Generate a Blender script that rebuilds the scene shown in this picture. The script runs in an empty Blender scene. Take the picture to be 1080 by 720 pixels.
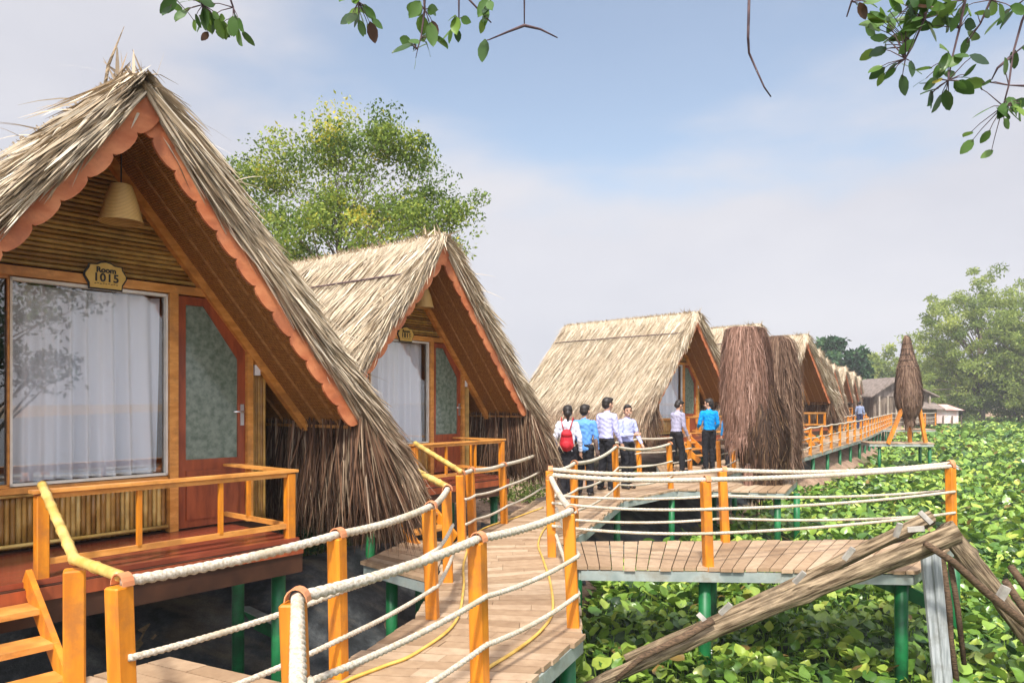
import bpy, math, random
import numpy as np
from mathutils import Vector, Matrix
random.seed(7); RNG = np.random.default_rng(7)
R = math.radians
# ------------------------------------------------------------------ camera, sky, sun, exposure
S = bpy.context.scene
COL = S.collection
F = 780.0
EYE = 1.7
cam = bpy.data.objects.new('camera', bpy.data.cameras.new('camera')); COL.objects.link(cam)
cam.location = (0, 0, EYE); cam.rotation_euler = (R(90), 0, 0)
cam.data.sensor_width = 36; cam.data.lens = 36 * F / 1080; cam.data.shift_y = 64 / 1080
cam.data.clip_start = .05; cam.data.clip_end = 3000
S.camera = cam
SUN_EL, SUN_AZ = 50, -168        # azimuth from +Y clockwise: the sun is behind the camera, a little to the left
W = bpy.data.worlds.new('World'); S.world = W; W.use_nodes = True
def sky_nodes():
    nt = W.node_tree; nt.nodes.clear(); N = nt.nodes.new; L = nt.links.new
    out = N('ShaderNodeOutputWorld'); bg = N('ShaderNodeBackground'); bg.inputs[1].default_value = .12
    sky = N('ShaderNodeTexSky'); sky.sky_type = 'NISHITA'; sky.sun_disc = False
    sky.sun_elevation = R(SUN_EL); sky.sun_rotation = R(SUN_AZ); sky.air_density = 1.3; sky.dust_density = .6; sky.ozone_density = 1.6
    tc = N('ShaderNodeTexCoord'); sep = N('ShaderNodeSeparateXYZ'); L(tc.outputs['Generated'], sep.inputs[0])
    mp = N('ShaderNodeMapping'); mp.inputs['Scale'].default_value = (1.0, 1.0, 2.6); L(tc.outputs['Generated'], mp.inputs[0])
    n1 = N('ShaderNodeTexNoise'); n1.inputs['Scale'].default_value = 2.1; n1.inputs['Detail'].default_value = 7; n1.inputs['Roughness'].default_value = .48; n1.inputs['Distortion'].default_value = .15
    L(mp.outputs[0], n1.inputs['Vector'])
    # a clear blue patch overhead to the right of the view, cloud low down and to the left
    def math_(op, a, b=None, c=None):
        m = N('ShaderNodeMath'); m.operation = op
        for i, v in enumerate((a, b, c)):
            if v is None: continue
            if hasattr(v, 'name') or hasattr(v, 'links'): L(v, m.inputs[i])
            else: m.inputs[i].default_value = v
        return m.outputs[0]
    dx = math_('SUBTRACT', sep.outputs[0], .12); dz = math_('SUBTRACT', sep.outputs[2], .52)
    q = math_('ADD', math_('MULTIPLY', math_('MULTIPLY', dx, dx), 2.6), math_('MULTIPLY', math_('MULTIPLY', dz, dz), 6.5))
    v = math_('ADD', q, math_('MULTIPLY', math_('SUBTRACT', n1.outputs[0], .5), 1.7))
    mr = N('ShaderNodeMapRange'); mr.interpolation_type = 'SMOOTHSTEP'; L(v, mr.inputs[0])
    mr.inputs[1].default_value = .22; mr.inputs[2].default_value = .66; mr.inputs[3].default_value = .22; mr.inputs[4].default_value = .97
    cr = N('ShaderNodeValToRGB'); L(n1.outputs[0], cr.inputs[0])
    cr.color_ramp.elements[0].position = .3; cr.color_ramp.elements[0].color = (3.8, 3.85, 4.3, 1)
    cr.color_ramp.elements[1].position = .7; cr.color_ramp.elements[1].color = (4.7, 4.65, 4.9, 1)
    mx = N('ShaderNodeMix'); mx.data_type = 'RGBA'
    L(mr.outputs[0], mx.inputs[0]); L(sky.outputs[0], mx.inputs[6]); L(cr.outputs[0], mx.inputs[7])
    # sky brightened and warmed towards the sun behind the camera, added as fill light
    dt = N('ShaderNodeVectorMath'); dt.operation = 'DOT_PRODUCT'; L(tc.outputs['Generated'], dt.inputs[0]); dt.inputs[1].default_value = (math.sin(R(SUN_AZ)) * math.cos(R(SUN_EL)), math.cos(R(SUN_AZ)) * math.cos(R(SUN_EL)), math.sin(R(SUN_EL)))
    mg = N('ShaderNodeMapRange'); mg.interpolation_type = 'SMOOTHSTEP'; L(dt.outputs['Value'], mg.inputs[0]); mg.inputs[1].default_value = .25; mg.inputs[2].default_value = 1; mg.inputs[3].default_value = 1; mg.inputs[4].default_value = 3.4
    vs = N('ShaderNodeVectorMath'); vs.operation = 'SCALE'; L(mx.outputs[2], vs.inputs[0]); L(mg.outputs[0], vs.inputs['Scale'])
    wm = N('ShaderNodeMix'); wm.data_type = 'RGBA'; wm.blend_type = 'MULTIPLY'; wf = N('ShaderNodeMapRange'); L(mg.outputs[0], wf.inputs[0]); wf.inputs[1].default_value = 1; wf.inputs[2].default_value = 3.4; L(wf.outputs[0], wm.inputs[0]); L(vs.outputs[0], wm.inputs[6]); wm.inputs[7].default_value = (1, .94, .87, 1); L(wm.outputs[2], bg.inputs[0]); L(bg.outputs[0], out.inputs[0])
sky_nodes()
sl = bpy.data.lights.new('sun', 'SUN'); sun = bpy.data.objects.new('sun', sl); COL.objects.link(sun)
sl.energy = 3.9; sl.angle = R(5); sl.color = (1, .955, .88)
sd = Vector((math.sin(R(SUN_AZ)) * math.cos(R(SUN_EL)), math.cos(R(SUN_AZ)) * math.cos(R(SUN_EL)), math.sin(R(SUN_EL))))
sun.rotation_euler = sd.to_track_quat('Z', 'Y').to_euler()
S.view_settings.view_transform = 'Standard'; S.view_settings.look = 'None'; S.view_settings.gamma = 1
S.view_settings.use_curve_mapping = False; S.view_settings.exposure = .52
S.cycles.max_bounces = 6; S.cycles.transparent_max_bounces = 12; S.cycles.volume_bounces = 0

# ------------------------------------------------------------------ materials
MATS = {}
def new_mat(name):
    m = bpy.data.materials.new(name); m.use_nodes = True; nt = m.node_tree
    b = nt.nodes['Principled BSDF']; MATS[name] = m
    return m, nt, b
def ramp(nt, fac, stops):
    r = nt.nodes.new('ShaderNodeValToRGB'); nt.links.new(fac, r.inputs[0]); e = r.color_ramp.elements
    while len(e) < len(stops): e.new(.5)
    for i, (p, c) in enumerate(stops): e[i].position = p; e[i].color = (*c, 1)
    return r.outputs[0]
def noise(nt, scale, detail=4, vec=None, rough=.55, stretch=None, rot=0):
    n = nt.nodes.new('ShaderNodeTexNoise'); n.inputs['Scale'].default_value = scale; n.inputs['Detail'].default_value = detail; n.inputs['Roughness'].default_value = rough
    tc = nt.nodes.new('ShaderNodeTexCoord'); mp = nt.nodes.new('ShaderNodeMapping'); nt.links.new(tc.outputs['Object'], mp.inputs[0])
    if rot:
        m0 = nt.nodes.new('ShaderNodeMapping'); m0.inputs['Rotation'].default_value = (0, rot, 0); nt.links.new(tc.outputs['Object'], m0.inputs[0]); nt.links.new(m0.outputs[0], mp.inputs[0])
    if stretch: mp.inputs['Scale'].default_value = stretch
    nt.links.new(mp.outputs[0], n.inputs['Vector'])
    return n.outputs[0]
def mixc(nt, fac, a, b, mode='MIX'):
    m = nt.nodes.new('ShaderNodeMix'); m.data_type = 'RGBA'; m.blend_type = mode
    for i, v in ((0, fac), (6, a), (7, b)):
        if isinstance(v, (int, float)): m.inputs[i].default_value = v
        elif isinstance(v, tuple): m.inputs[i].default_value = (*v, 1)
        else: nt.links.new(v, m.inputs[i])
    return m.outputs[2]
def bump(nt, b, h, strength=.3, dist=.01):
    bp = nt.nodes.new('ShaderNodeBump'); bp.inputs['Strength'].default_value = strength; bp.inputs['Distance'].default_value = dist
    nt.links.new(h, bp.inputs['Height']); nt.links.new(bp.outputs[0], b.inputs['Normal'])
def simple(name, c1, c2, scale=6, rough=.6, stretch=None, bs=.25, bd=.004, spec=.4, dirt=None, rot=0):
    m, nt, b = new_mat(name)
    n = noise(nt, scale, 6, stretch=stretch, rot=rot)
    col = ramp(nt, n, [(.37, c1), (.63, c2)])
    if dirt:
        d = noise(nt, 3.1, 9, rough=.68); f = nt.nodes.new('ShaderNodeMapRange'); nt.links.new(d, f.inputs[0]); f.inputs[1].default_value = .50; f.inputs[2].default_value = .64; f.inputs[4].default_value = .75
        col = mixc(nt, f.outputs[0], col, dirt)
    nt.links.new(col, b.inputs['Base Color']); b.inputs['Roughness'].default_value = rough; b.inputs['Specular IOR Level'].default_value = spec
    if bs: bump(nt, b, n, bs, bd)
    return m
def strandmat(name, stops, rough=.75, trans=0, stops2=None, spec=.25, vein=0):
    """colour by the per-strand attribute 'rnd', aged by the attribute 'old'"""
    m, nt, b = new_mat(name)
    a = nt.nodes.new('ShaderNodeAttribute'); a.attribute_name = 'rnd'
    col = ramp(nt, a.outputs['Fac'], stops)
    if stops2:
        o = nt.nodes.new('ShaderNodeAttribute'); o.attribute_name = 'old'
        col = mixc(nt, o.outputs['Fac'], col, ramp(nt, a.outputs['Fac'], stops2))
    n = noise(nt, 9, 3); col = mixc(nt, .5, col, ramp(nt, n, [(.3, (.55, .55, .55)), (.7, (1, 1, 1))]), 'MULTIPLY')
    nt.links.new(col, b.inputs['Base Color']); b.inputs['Roughness'].default_value = rough; b.inputs['Specular IOR Level'].default_value = spec
    if trans:
        t = nt.nodes.new('ShaderNodeBsdfTranslucent'); nt.links.new(col, t.inputs[0])
        ms = nt.nodes.new('ShaderNodeMixShader'); ms.inputs[0].default_value = trans
        nt.links.new(b.outputs[0], ms.inputs[1]); nt.links.new(t.outputs[0], ms.inputs[2]); nt.links.new(ms.outputs[0], nt.nodes['Material Output'].inputs[0])
    return m
orange = simple('orange_paint', (.52, .165, .010), (.70, .255, .016), 5, .42, (3, 3, .5), .15, .002, .45, dirt=(.36, .13, .03))
rail_or = simple('orange_rail', (.55, .22, .04), (.72, .33, .08), 6, .45, (1, 1, 4), .15, .002, .45, dirt=(.35, .15, .04))
fascia_m = simple('terracotta_board', (.48, .14, .055), (.66, .25, .11), 4, .6, (1, 1, 2), .2, .003, .3, dirt=(.36, .12, .06))
redwood = simple('red_brown_wood', (.22, .05, .02), (.36, .085, .03), 5, .33, (3, 3, .6), .15, .002, .5)
floor_m = simple('varnished_floor', (.16, .035, .018), (.27, .06, .028), 3, .25, (1, 6, 1), .1, .002, .5)
darkbeam = simple('dark_beam', (.035, .014, .008), (.07, .028, .014), 4, .5)
strip_m = simple('bamboo_strip', (.30, .14, .045), (.46, .24, .08), 9, .55, (1, 1, 3))
green_m = simple('green_pile_paint', (.006, .10, .03), (.012, .17, .05), 4, .45, None, .15, .003, .4, dirt=(.01, .05, .02))
steel_m = simple('pale_green_steel', (.22, .26, .24), (.36, .40, .37), 3, .5, None, .1, .002, .5, dirt=(.22, .20, .15))
log_m = simple('log_wood', (.08, .055, .032), (.38, .285, .18), 4, .9, (.8, 9, 9), 1, .035, .1, dirt=(.12, .09, .06), rot=R(23))
log_b = simple('log_wood_right', (.075, .05, .03), (.33, .25, .16), 4, .9, (.8, 9, 9), 1, .035, .1, dirt=(.11, .085, .06), rot=R(-51))
stick_m = simple('dark_stick', (.06, .04, .025), (.16, .10, .06), 12, .85, (2, 2, 8), .8, .01, .2)
greyboard = simple('weathered_grey_board', (.24, .26, .26), (.44, .46, .46), 5, .7, (6, 6, .6), .3, .003, .3, dirt=(.22, .22, .20))
plank_end = simple('grey_block', (.26, .24, .21), (.42, .39, .34), 10, .8)
rope_m = simple('rope_fibre', (.40, .34, .25), (.66, .60, .50), 70, .95, None, .9, .004, .1, dirt=(.42, .34, .23))
bamboo_rail_m = simple('yellow_bamboo', (.52, .33, .07), (.72, .52, .17), 7, .4, None, .2, .003, .5, dirt=(.35, .2, .06))
strap_m = simple('strap_copper', (.50, .19, .08), (.66, .28, .13), 8, .5)
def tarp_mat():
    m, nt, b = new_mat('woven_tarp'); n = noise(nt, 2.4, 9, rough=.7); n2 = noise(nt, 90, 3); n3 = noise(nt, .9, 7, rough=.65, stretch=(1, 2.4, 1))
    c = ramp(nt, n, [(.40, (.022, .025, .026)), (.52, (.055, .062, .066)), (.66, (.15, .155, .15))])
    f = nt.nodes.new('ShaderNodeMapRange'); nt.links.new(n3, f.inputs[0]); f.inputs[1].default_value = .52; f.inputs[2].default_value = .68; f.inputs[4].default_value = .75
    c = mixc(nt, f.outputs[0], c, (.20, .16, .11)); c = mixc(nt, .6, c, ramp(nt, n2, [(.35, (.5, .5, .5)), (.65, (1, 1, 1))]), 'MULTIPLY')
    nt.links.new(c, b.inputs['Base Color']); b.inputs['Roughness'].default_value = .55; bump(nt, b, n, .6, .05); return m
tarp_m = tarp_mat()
cream_m = simple('white_frame', (.66, .62, .52), (.78, .74, .64), 6, .5)
metal_m, nt_, b_ = new_mat('brushed_metal'); b_.inputs['Metallic'].default_value = .9; b_.inputs['Roughness'].default_value = .3; b_.inputs['Base Color'].default_value = (.7, .7, .7, 1)
plastic_m = simple('white_plastic', (.75, .75, .72), (.82, .82, .8), 4, .4, None, 0)
black_m = simple('black_paint', (.01, .01, .01), (.02, .02, .02), 4, .5, None, 0)
sign_m = simple('yellow_sign', (.62, .38, .07), (.72, .48, .12), 9, .4, None, 0)
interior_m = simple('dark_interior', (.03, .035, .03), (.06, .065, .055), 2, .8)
tree_bark = simple('bark', (.09, .07, .05), (.22, .18, .14), 6, .9, (1, 1, .3), .8, .03, .2)
twig_m = simple('twig_bark', (.06, .035, .04), (.13, .08, .08), 20, .8)
hose_m = simple('yellow_hose', (.60, .36, .06), (.75, .5, .12), 6, .4, None, 0)
def bamboo_mat():
    m, nt, b = new_mat('bamboo_cane')
    a = nt.nodes.new('ShaderNodeAttribute'); a.attribute_name = 'rnd'
    col = ramp(nt, a.outputs['Fac'], [(0, (.27, .13, .03)), (.5, (.48, .27, .06)), (1, (.62, .42, .13))])
    n = noise(nt, 8, 5); col = mixc(nt, .6, col, ramp(nt, n, [(.35, (.45, .4, .35)), (.6, (1, 1, 1))]), 'MULTIPLY')
    nt.links.new(col, b.inputs['Base Color']); b.inputs['Roughness'].default_value = .4
    return m
cane_m = bamboo_mat()
def soffit_mat():
    m, nt, b = new_mat('woven_bamboo_mat')
    tc = nt.nodes.new('ShaderNodeTexCoord')
    w1 = nt.nodes.new('ShaderNodeTexWave'); w1.wave_type = 'BANDS'; w1.bands_direction = 'Z'; w1.inputs['Scale'].default_value = 22; w1.inputs['Distortion'].default_value = 1.5; w1.inputs['Detail'].default_value = 3
    w2 = nt.nodes.new('ShaderNodeTexWave'); w2.wave_type = 'BANDS'; w2.bands_direction = 'Y'; w2.inputs['Scale'].default_value = 9; w2.inputs['Distortion'].default_value = 2.0; w2.inputs['Detail'].default_value = 3
    for w in (w1, w2): nt.links.new(tc.outputs['Object'], w.inputs[0])
    n = noise(nt, 26, 5, stretch=(1, 3, 1))
    c = ramp(nt, n, [(.3, (.22, .09, .018)), (.7, (.60, .29, .07))])
    c = mixc(nt, .65, c, ramp(nt, w1.outputs[0], [(.2, (.35, .3, .25)), (.6, (1, 1, 1))]), 'MULTIPLY')
    c = mixc(nt, .3, c, ramp(nt, w2.outputs[0], [(.2, (.4, .35, .3)), (.6, (1, 1, 1))]), 'MULTIPLY')
    nt.links.new(c, b.inputs['Base Color']); b.inputs['Roughness'].default_value = .65
    bump(nt, b, w1.outputs[0], .6, .01)
    return m
soffit_m = soffit_mat()
def plank_mat():
    m, nt, b = new_mat('deck_planks')
    a = nt.nodes.new('ShaderNodeAttribute'); a.attribute_name = 'rnd'
    col = ramp(nt, a.outputs['Fac'], [(0, (.34, .225, .13)), (.5, (.45, .315, .195)), (1, (.55, .41, .275))])
    n = noise(nt, 12, 6, stretch=(1, 1, 1)); col = mixc(nt, .55, col, ramp(nt, n, [(.3, (.62, .55, .5)), (.65, (1, 1, 1))]), 'MULTIPLY')
    n2 = noise(nt, .9, 6); col = mixc(nt, .6, col, ramp(nt, n2, [(.35, (.66, .6, .55)), (.6, (1, 1, 1))]), 'MULTIPLY')
    nt.links.new(col, b.inputs['Base Color']); b.inputs['Roughness'].default_value = .7
    bump(nt, b, n, .25, .004)
    return m
plank_m = plank_mat()
thatch_m = strandmat('palm_thatch', [(0, (.17, .115, .065)), (.3, (.40, .305, .195)), (.65, (.60, .49, .345)), (1, (.80, .70, .54))], stops2=[(0, (.045, .022, .013)), (.4, (.125, .06, .033)), (.75, (.24, .125, .068)), (1, (.42, .27, .16))])
thatch_base = simple('thatch_underlayer', (.14, .09, .04), (.34, .25, .13), 22, .9, (1, 6, 1), .8, .03, .1)
coir_pink = strandmat('reddish_coir', [(0, (.09, .045, .03)), (.4, (.22, .115, .078)), (.8, (.36, .21, .155)), (1, (.5, .32, .25))])
coir_dark = strandmat('dark_coir', [(0, (.02, .012, .008)), (.5, (.06, .032, .02)), (.9, (.15, .08, .04)), (1, (.3, .19, .1))])
coir_brown = strandmat('brown_coir', [(0, (.05, .026, .016)), (.5, (.15, .085, .055)), (1, (.32, .21, .14))])
pondleaf_m = strandmat('pond_leaf', [(0, (.02, .06, .014)), (.25, (.10, .22, .035)), (.55, (.27, .43, .06)), (.82, (.48, .58, .10)), (.95, (.42, .48, .07)), (1, (.30, .20, .06))], rough=.32, trans=.22, spec=.55)
tree_leaf = strandmat('yellow_green_foliage', [(0, (.08, .14, .03)), (.5, (.24, .34, .06)), (.85, (.48, .53, .09)), (1, (.70, .60, .08))], rough=.5, trans=.42)
tree_leaf_b = strandmat('blue_green_foliage', [(0, (.015, .05, .02)), (.5, (.035, .10, .04)), (1, (.10, .19, .06))], rough=.5, trans=.25)
willow_leaf = strandmat('pale_green_foliage', [(0, (.14, .21, .05)), (.5, (.36, .45, .11)), (1, (.58, .62, .16))], rough=.5, trans=.5)
branch_leaf = strandmat('overhead_leaf', [(0, (.025, .065, .025)), (.5, (.09, .19, .035)), (.92, (.20, .32, .05)), (.97, (.55, .42, .04)), (1, (.10, .05, .03))], rough=.35, trans=.35, spec=.5)
grass_m = strandmat('grass_blades', [(0, (.06, .09, .02)), (.5, (.14, .20, .04)), (1, (.3, .32, .1))], trans=.25)

# ------------------------------------------------------------------ mesh helpers
def link(o, name, mat, parent=None, local=False):
    if parent is not None:
        o.parent = parent
    COL.objects.link(o)
    if mat is not None and not o.data.materials: o.data.materials.append(mat)
    return o
class MB:
    def __init__(s): s.v = []; s.f = []; s.r = []; s.sm = []
    def add(s, vs, fs, rnd=None, smooth=False):
        b = len(s.v); s.v += [tuple(p) for p in vs]; s.f += [tuple(i + b for i in f) for f in fs]
        q = random.random() if rnd is None else rnd; s.r += [q] * len(vs); s.sm += [smooth] * len(fs)
    def hexa(s, p, rnd=None):                       # 8 corners: bottom ring, top ring
        s.add(p, [(3, 2, 1, 0), (4, 5, 6, 7), (0, 1, 5, 4), (1, 2, 6, 5), (2, 3, 7, 6), (3, 0, 4, 7)], rnd)
    def box(s, c, size, rz=0, M=None, rnd=None, ch=0):
        x, y, z = [q / 2 for q in size]; M = M or Matrix.Rotation(rz, 3, 'Z'); c = Vector(c)
        if ch:                                      # vertical post with chamfered edges and top
            ring = [(x - ch, -y), (x, -y + ch), (x, y - ch), (x - ch, y), (-x + ch, y), (-x, y - ch), (-x, -y + ch), (-x + ch, -y)]
            lv = [(-z, 1), (z - ch, 1), (z, .86)]
            vs = [c + M @ Vector((a * k, b * k, zz)) for zz, k in lv for a, b in ring]
            fs = [(i + 8 * l, (i + 1) % 8 + 8 * l, (i + 1) % 8 + 8 * l + 8, i + 8 * l + 8) for l in range(2) for i in range(8)]
            fs += [tuple(range(16, 24)), tuple(reversed(range(8)))]
            s.add(vs, fs, rnd); return
        s.hexa([c + M @ Vector(q) for q in ((-x, -y, -z), (x, -y, -z), (x, y, -z), (-x, y, -z), (-x, -y, z), (x, -y, z), (x, y, z), (-x, y, z))], rnd)
    def bar(s, a, b, w, h, up=(0, 0, 1), rnd=None):
        a = Vector(a); b = Vector(b); d = (b - a).normalized(); u = Vector(up); x = d.cross(u)
        if x.length < 1e-4: x = Vector((1, 0, 0))
        x.normalize(); u = x.cross(d).normalized(); x *= w / 2; u *= h / 2
        s.hexa([a - x - u, a + x - u, b + x - u, b - x - u, a - x + u, a + x + u, b + x + u, b - x + u], rnd)
    def tube(s, pts, rad, n=8, cap=True, rnd=None, lobes=0, pitch=1, flat=1):
        pts = [Vector(p) for p in pts]; m = len(pts)
        if not hasattr(rad, '__len__'): rad = [rad] * m
        vs = []; x = None; dist = 0
        for i, p in enumerate(pts):
            d = (pts[min(i + 1, m - 1)] - pts[max(i - 1, 0)]).normalized()
            if i: dist += (p - pts[i - 1]).length
            if x is None:
                x = d.cross(Vector((0, 0, 1)));
                if x.length < 1e-3: x = d.cross(Vector((0, 1, 0)))
            x = (x - d * x.dot(d)).normalized(); y = d.cross(x)
            for k in range(n):
                t = 2 * math.pi * k / n; r = rad[i]
                if lobes: r *= .70 + .38 * abs(math.cos(lobes * .5 * (t - dist * pitch)))
                vs.append(p + x * (r * math.cos(t)) + y * (r * math.sin(t) * flat))
        fs = [(i * n + k, i * n + (k + 1) % n, (i + 1) * n + (k + 1) % n, (i + 1) * n + k) for i in range(m - 1) for k in range(n)]
        if cap: fs += [tuple(reversed(range(n))), tuple(range((m - 1) * n, m * n))]
        s.add(vs, fs, rnd, True)
    def prism(s, poly, origin, ax, ay, thick, rnd=None):   # 2D outline extruded along ax x ay
        o = Vector(origin); ax = Vector(ax); ay = Vector(ay); nn = ax.cross(ay).normalized() * thick; n = len(poly)
        vs = [o + ax * a + ay * b for a, b in poly] + [o + ax * a + ay * b + nn for a, b in poly]
        s.add(vs, [tuple(reversed(range(n))), tuple(range(n, 2 * n))] + [(i, (i + 1) % n, n + (i + 1) % n, n + i) for i in range(n)], rnd)
    def build(s, name, mat, parent=None, world=True):
        me = bpy.data.meshes.new(name); off = Vector((0, 0, 0))
        if parent is not None and world:
            off = parent.location.copy()
            if parent.parent is not None: off = off + parent.parent.location
        me.from_pydata([(p[0] - off[0], p[1] - off[1], p[2] - off[2]) for p in s.v], [], s.f)
        me.polygons.foreach_set('use_smooth', s.sm)
        at = me.attributes.new('rnd', 'FLOAT', 'POINT'); at.data.foreach_set('value', s.r)
        me.update(); o = bpy.data.objects.new(name, me); return link(o, name, mat, parent)
def np_obj(name, V, Q, mat, parent=None, attrs={}, smooth=False):
    """fast mesh of quads from arrays"""
    me = bpy.data.meshes.new(name); V = np.asarray(V, np.float32).reshape(-1, 3); Q = np.asarray(Q, np.int32).reshape(-1, 4)
    me.vertices.add(len(V)); me.vertices.foreach_set('co', V.ravel())
    me.loops.add(Q.size); me.loops.foreach_set('vertex_index', Q.ravel())
    me.polygons.add(len(Q)); me.polygons.foreach_set('loop_start', np.arange(len(Q), dtype=np.int32) * 4); me.polygons.foreach_set('loop_total', np.full(len(Q), 4, np.int32))
    me.polygons.foreach_set('use_smooth', np.full(len(Q), smooth))
    for k, a in attrs.items():
        at = me.attributes.new(k, 'FLOAT', 'POINT'); at.data.foreach_set('value', np.asarray(a, np.float32).ravel())
    me.update(calc_edges=True); o = bpy.data.objects.new(name, me); return link(o, name, mat, parent)
def ribbons(P, Wd):
    """P (n,k,3) centre lines, Wd (n,k,3) half-width vectors -> verts, quads"""
    n, k, _ = P.shape
    V = np.stack([P - Wd, P + Wd], 2).reshape(-1, 3)
    base = (np.arange(n) * k * 2)[:, None] + (np.arange(k - 1) * 2)[None, :]
    Q = np.stack([base, base + 1, base + 3, base + 2], -1).reshape(-1, 4)
    return V, Q
def joinq(parts):
    V = []; Q = []; A = {}; o = 0
    for v, q, a in parts:
        V.append(v); Q.append(q + o); o += len(v)
        for k, x in a.items(): A.setdefault(k, []).append(x)
    return np.concatenate(V), np.concatenate(Q), {k: np.concatenate(x) for k, x in A.items()}
def unit(a): return a / np.maximum(np.linalg.norm(a, axis=-1, keepdims=True), 1e-9)
def tag(o, label=None, cat=None, group=None, kind=None):
    if label: o['label'] = label
    if cat: o['category'] = cat
    if group: o['group'] = group
    if kind: o['kind'] = kind
    return o
def thing(name, label, cat, loc=(0, 0, 0), rz=0, group=None):
    o = bpy.data.objects.new(name, None); COL.objects.link(o); o.empty_display_size = .2
    o.location = loc; o.rotation_euler = (0, 0, rz); return tag(o, label, cat, group)
def copy_tree(o, parent=None):
    c = o.copy(); COL.objects.link(c)
    if parent is not None: c.parent = parent
    for ch in list(o.children): copy_tree(ch, c)
    return c
def pix(x, y, z):            # point of the photograph's pixel (x, y) at height z
    d = (EYE - z) * F / (y - 424); return Vector(((x - 540) * d / F, d, z))
def pixd(x, y, d): return Vector(((x - 540) * d / F, d, EYE - (y - 424) * d / F))
#==MAIN==
# ------------------------------------------------------------------ the lie of the land
BANK = np.array([(-60, 8.2), (-9, 8.0), (-4.6, 8.5), (-2.7, 9.2), (-1.2, 10.9), (-.2, 12.6), (2.0, 16.0), (5.2, 20.6), (9.2, 25.2), (16, 36), (27, 56), (38, 74), (48, 95), (66, 126), (120, 128), (500, 130)], float)
LE = [(-1.95, 3.05), (-1.2, 4.5), (-.75, 5.8), (-.72, 7.0), (-.72, 8.9), (-.25, 10.3), (.5, 13.2), (1.5, 14.9), (2.8, 16.8), (4.3, 18.9), (7.3, 23.4), (14.6, 34.8), (26.5, 55.5)]
RE = [(-.72, 2.8), (.05, 4.4), (.53, 5.45), (.62, 7.5), (.62, 9.0), (1.0, 9.9), (1.95, 12.9), (3.25, 14.5), (4.6, 16.4), (5.65, 18.4), (8.7, 22.4), (16, 33.8), (28, 54.5)]
def path_right(y): return np.interp(y, [p[1] for p in RE], [p[0] for p in RE])
def bank_dist(X, Y):
    best = np.full(X.shape, 1e9); sgn = np.ones(X.shape)
    for (ax, ay), (bx, by) in zip(BANK[:-1], BANK[1:]):
        dx, dy = bx - ax, by - ay; t = np.clip(((X - ax) * dx + (Y - ay) * dy) / (dx * dx + dy * dy), 0, 1)
        ex = X - ax - t * dx; ey = Y - ay - t * dy; d = np.hypot(ex, ey)
        s = np.sign(dx * (Y - ay) - dy * (X - ax)); m = d < best; best = np.where(m, d, best); sgn = np.where(m, s, sgn)
    return best * sgn
def ground_z(X, Y):
    d = bank_dist(X, Y)
    wob = .05 * np.sin(X * 1.7 + Y * .6) + .05 * np.sin(Y * 1.3 - X * .9) + .03 * np.sin(X * 4.1) * np.sin(Y * 3.7)
    t = np.clip(-d / 2.2, 0, 1); t = t * t * (3 - 2 * t)
    return -.36 - .98 * t + wob * (.8 - .5 * t)
def ticks(a, b, fine0, fine1, fs):
    c = list(np.arange(fine0, fine1, fs)); s = fs; x = fine1
    while x < b: c.append(x); s *= 1.09; x += s
    s = fs; x = fine0
    while x > a: s *= 1.09; x -= s; c.insert(0, x)
    return np.array(c)
gx = ticks(-1500, 1500, -8, 14, .22); gy = ticks(-300, 2500, 2, 30, .22)
GX, GY = np.meshgrid(gx, gy); GZ = ground_z(GX, GY)
nx, ny = len(gx), len(gy); ii = (np.arange(ny - 1)[:, None] * nx + np.arange(nx - 1)[None]).ravel()
def ground_mat():
    m, nt, b = new_mat('dirt_and_litter')
    n = noise(nt, 2.2, 10, rough=.7); n2 = noise(nt, 19, 6, rough=.7); n3 = noise(nt, .35, 5)
    c = ramp(nt, n, [(.3, (.20, .12, .08)), (.5, (.36, .24, .165)), (.7, (.52, .38, .27))])
    c = mixc(nt, .7, c, ramp(nt, n2, [(.35, (.4, .36, .32)), (.6, (1.1, 1.05, 1))]), 'MULTIPLY')
    f = nt.nodes.new('ShaderNodeMapRange'); nt.links.new(n3, f.inputs[0]); f.inputs[1].default_value = .5; f.inputs[2].default_value = .62; f.inputs[4].default_value = .75
    c = mixc(nt, f.outputs[0], c, (.07, .11, .025))
    nt.links.new(c, b.inputs['Base Color']); b.inputs['Roughness'].default_value = .95; bump(nt, b, n2, .8, .04)
    return m
g = np_obj('ground', np.stack([GX, GY, GZ], -1), np.stack([ii, ii + 1, ii + nx + 1, ii + nx], -1), ground_mat(), smooth=True); tag(g, kind='structure')
def water_mat():
    m, nt, b = new_mat('pond_water'); b.inputs['Base Color'].default_value = (.012, .016, .010, 1); b.inputs['Roughness'].default_value = .12
    bump(nt, b, noise(nt, 3, 3), .15, .02); return m
wx = [-60, 700]; w = MB(); w.add([(-60, 2 - 60, -1.24), (900, -58, -1.24), (900, 200, -1.24), (-60, 200, -1.24)], [(0, 1, 2, 3)])
tag(w.build('water', water_mat()), kind='structure')
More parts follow.
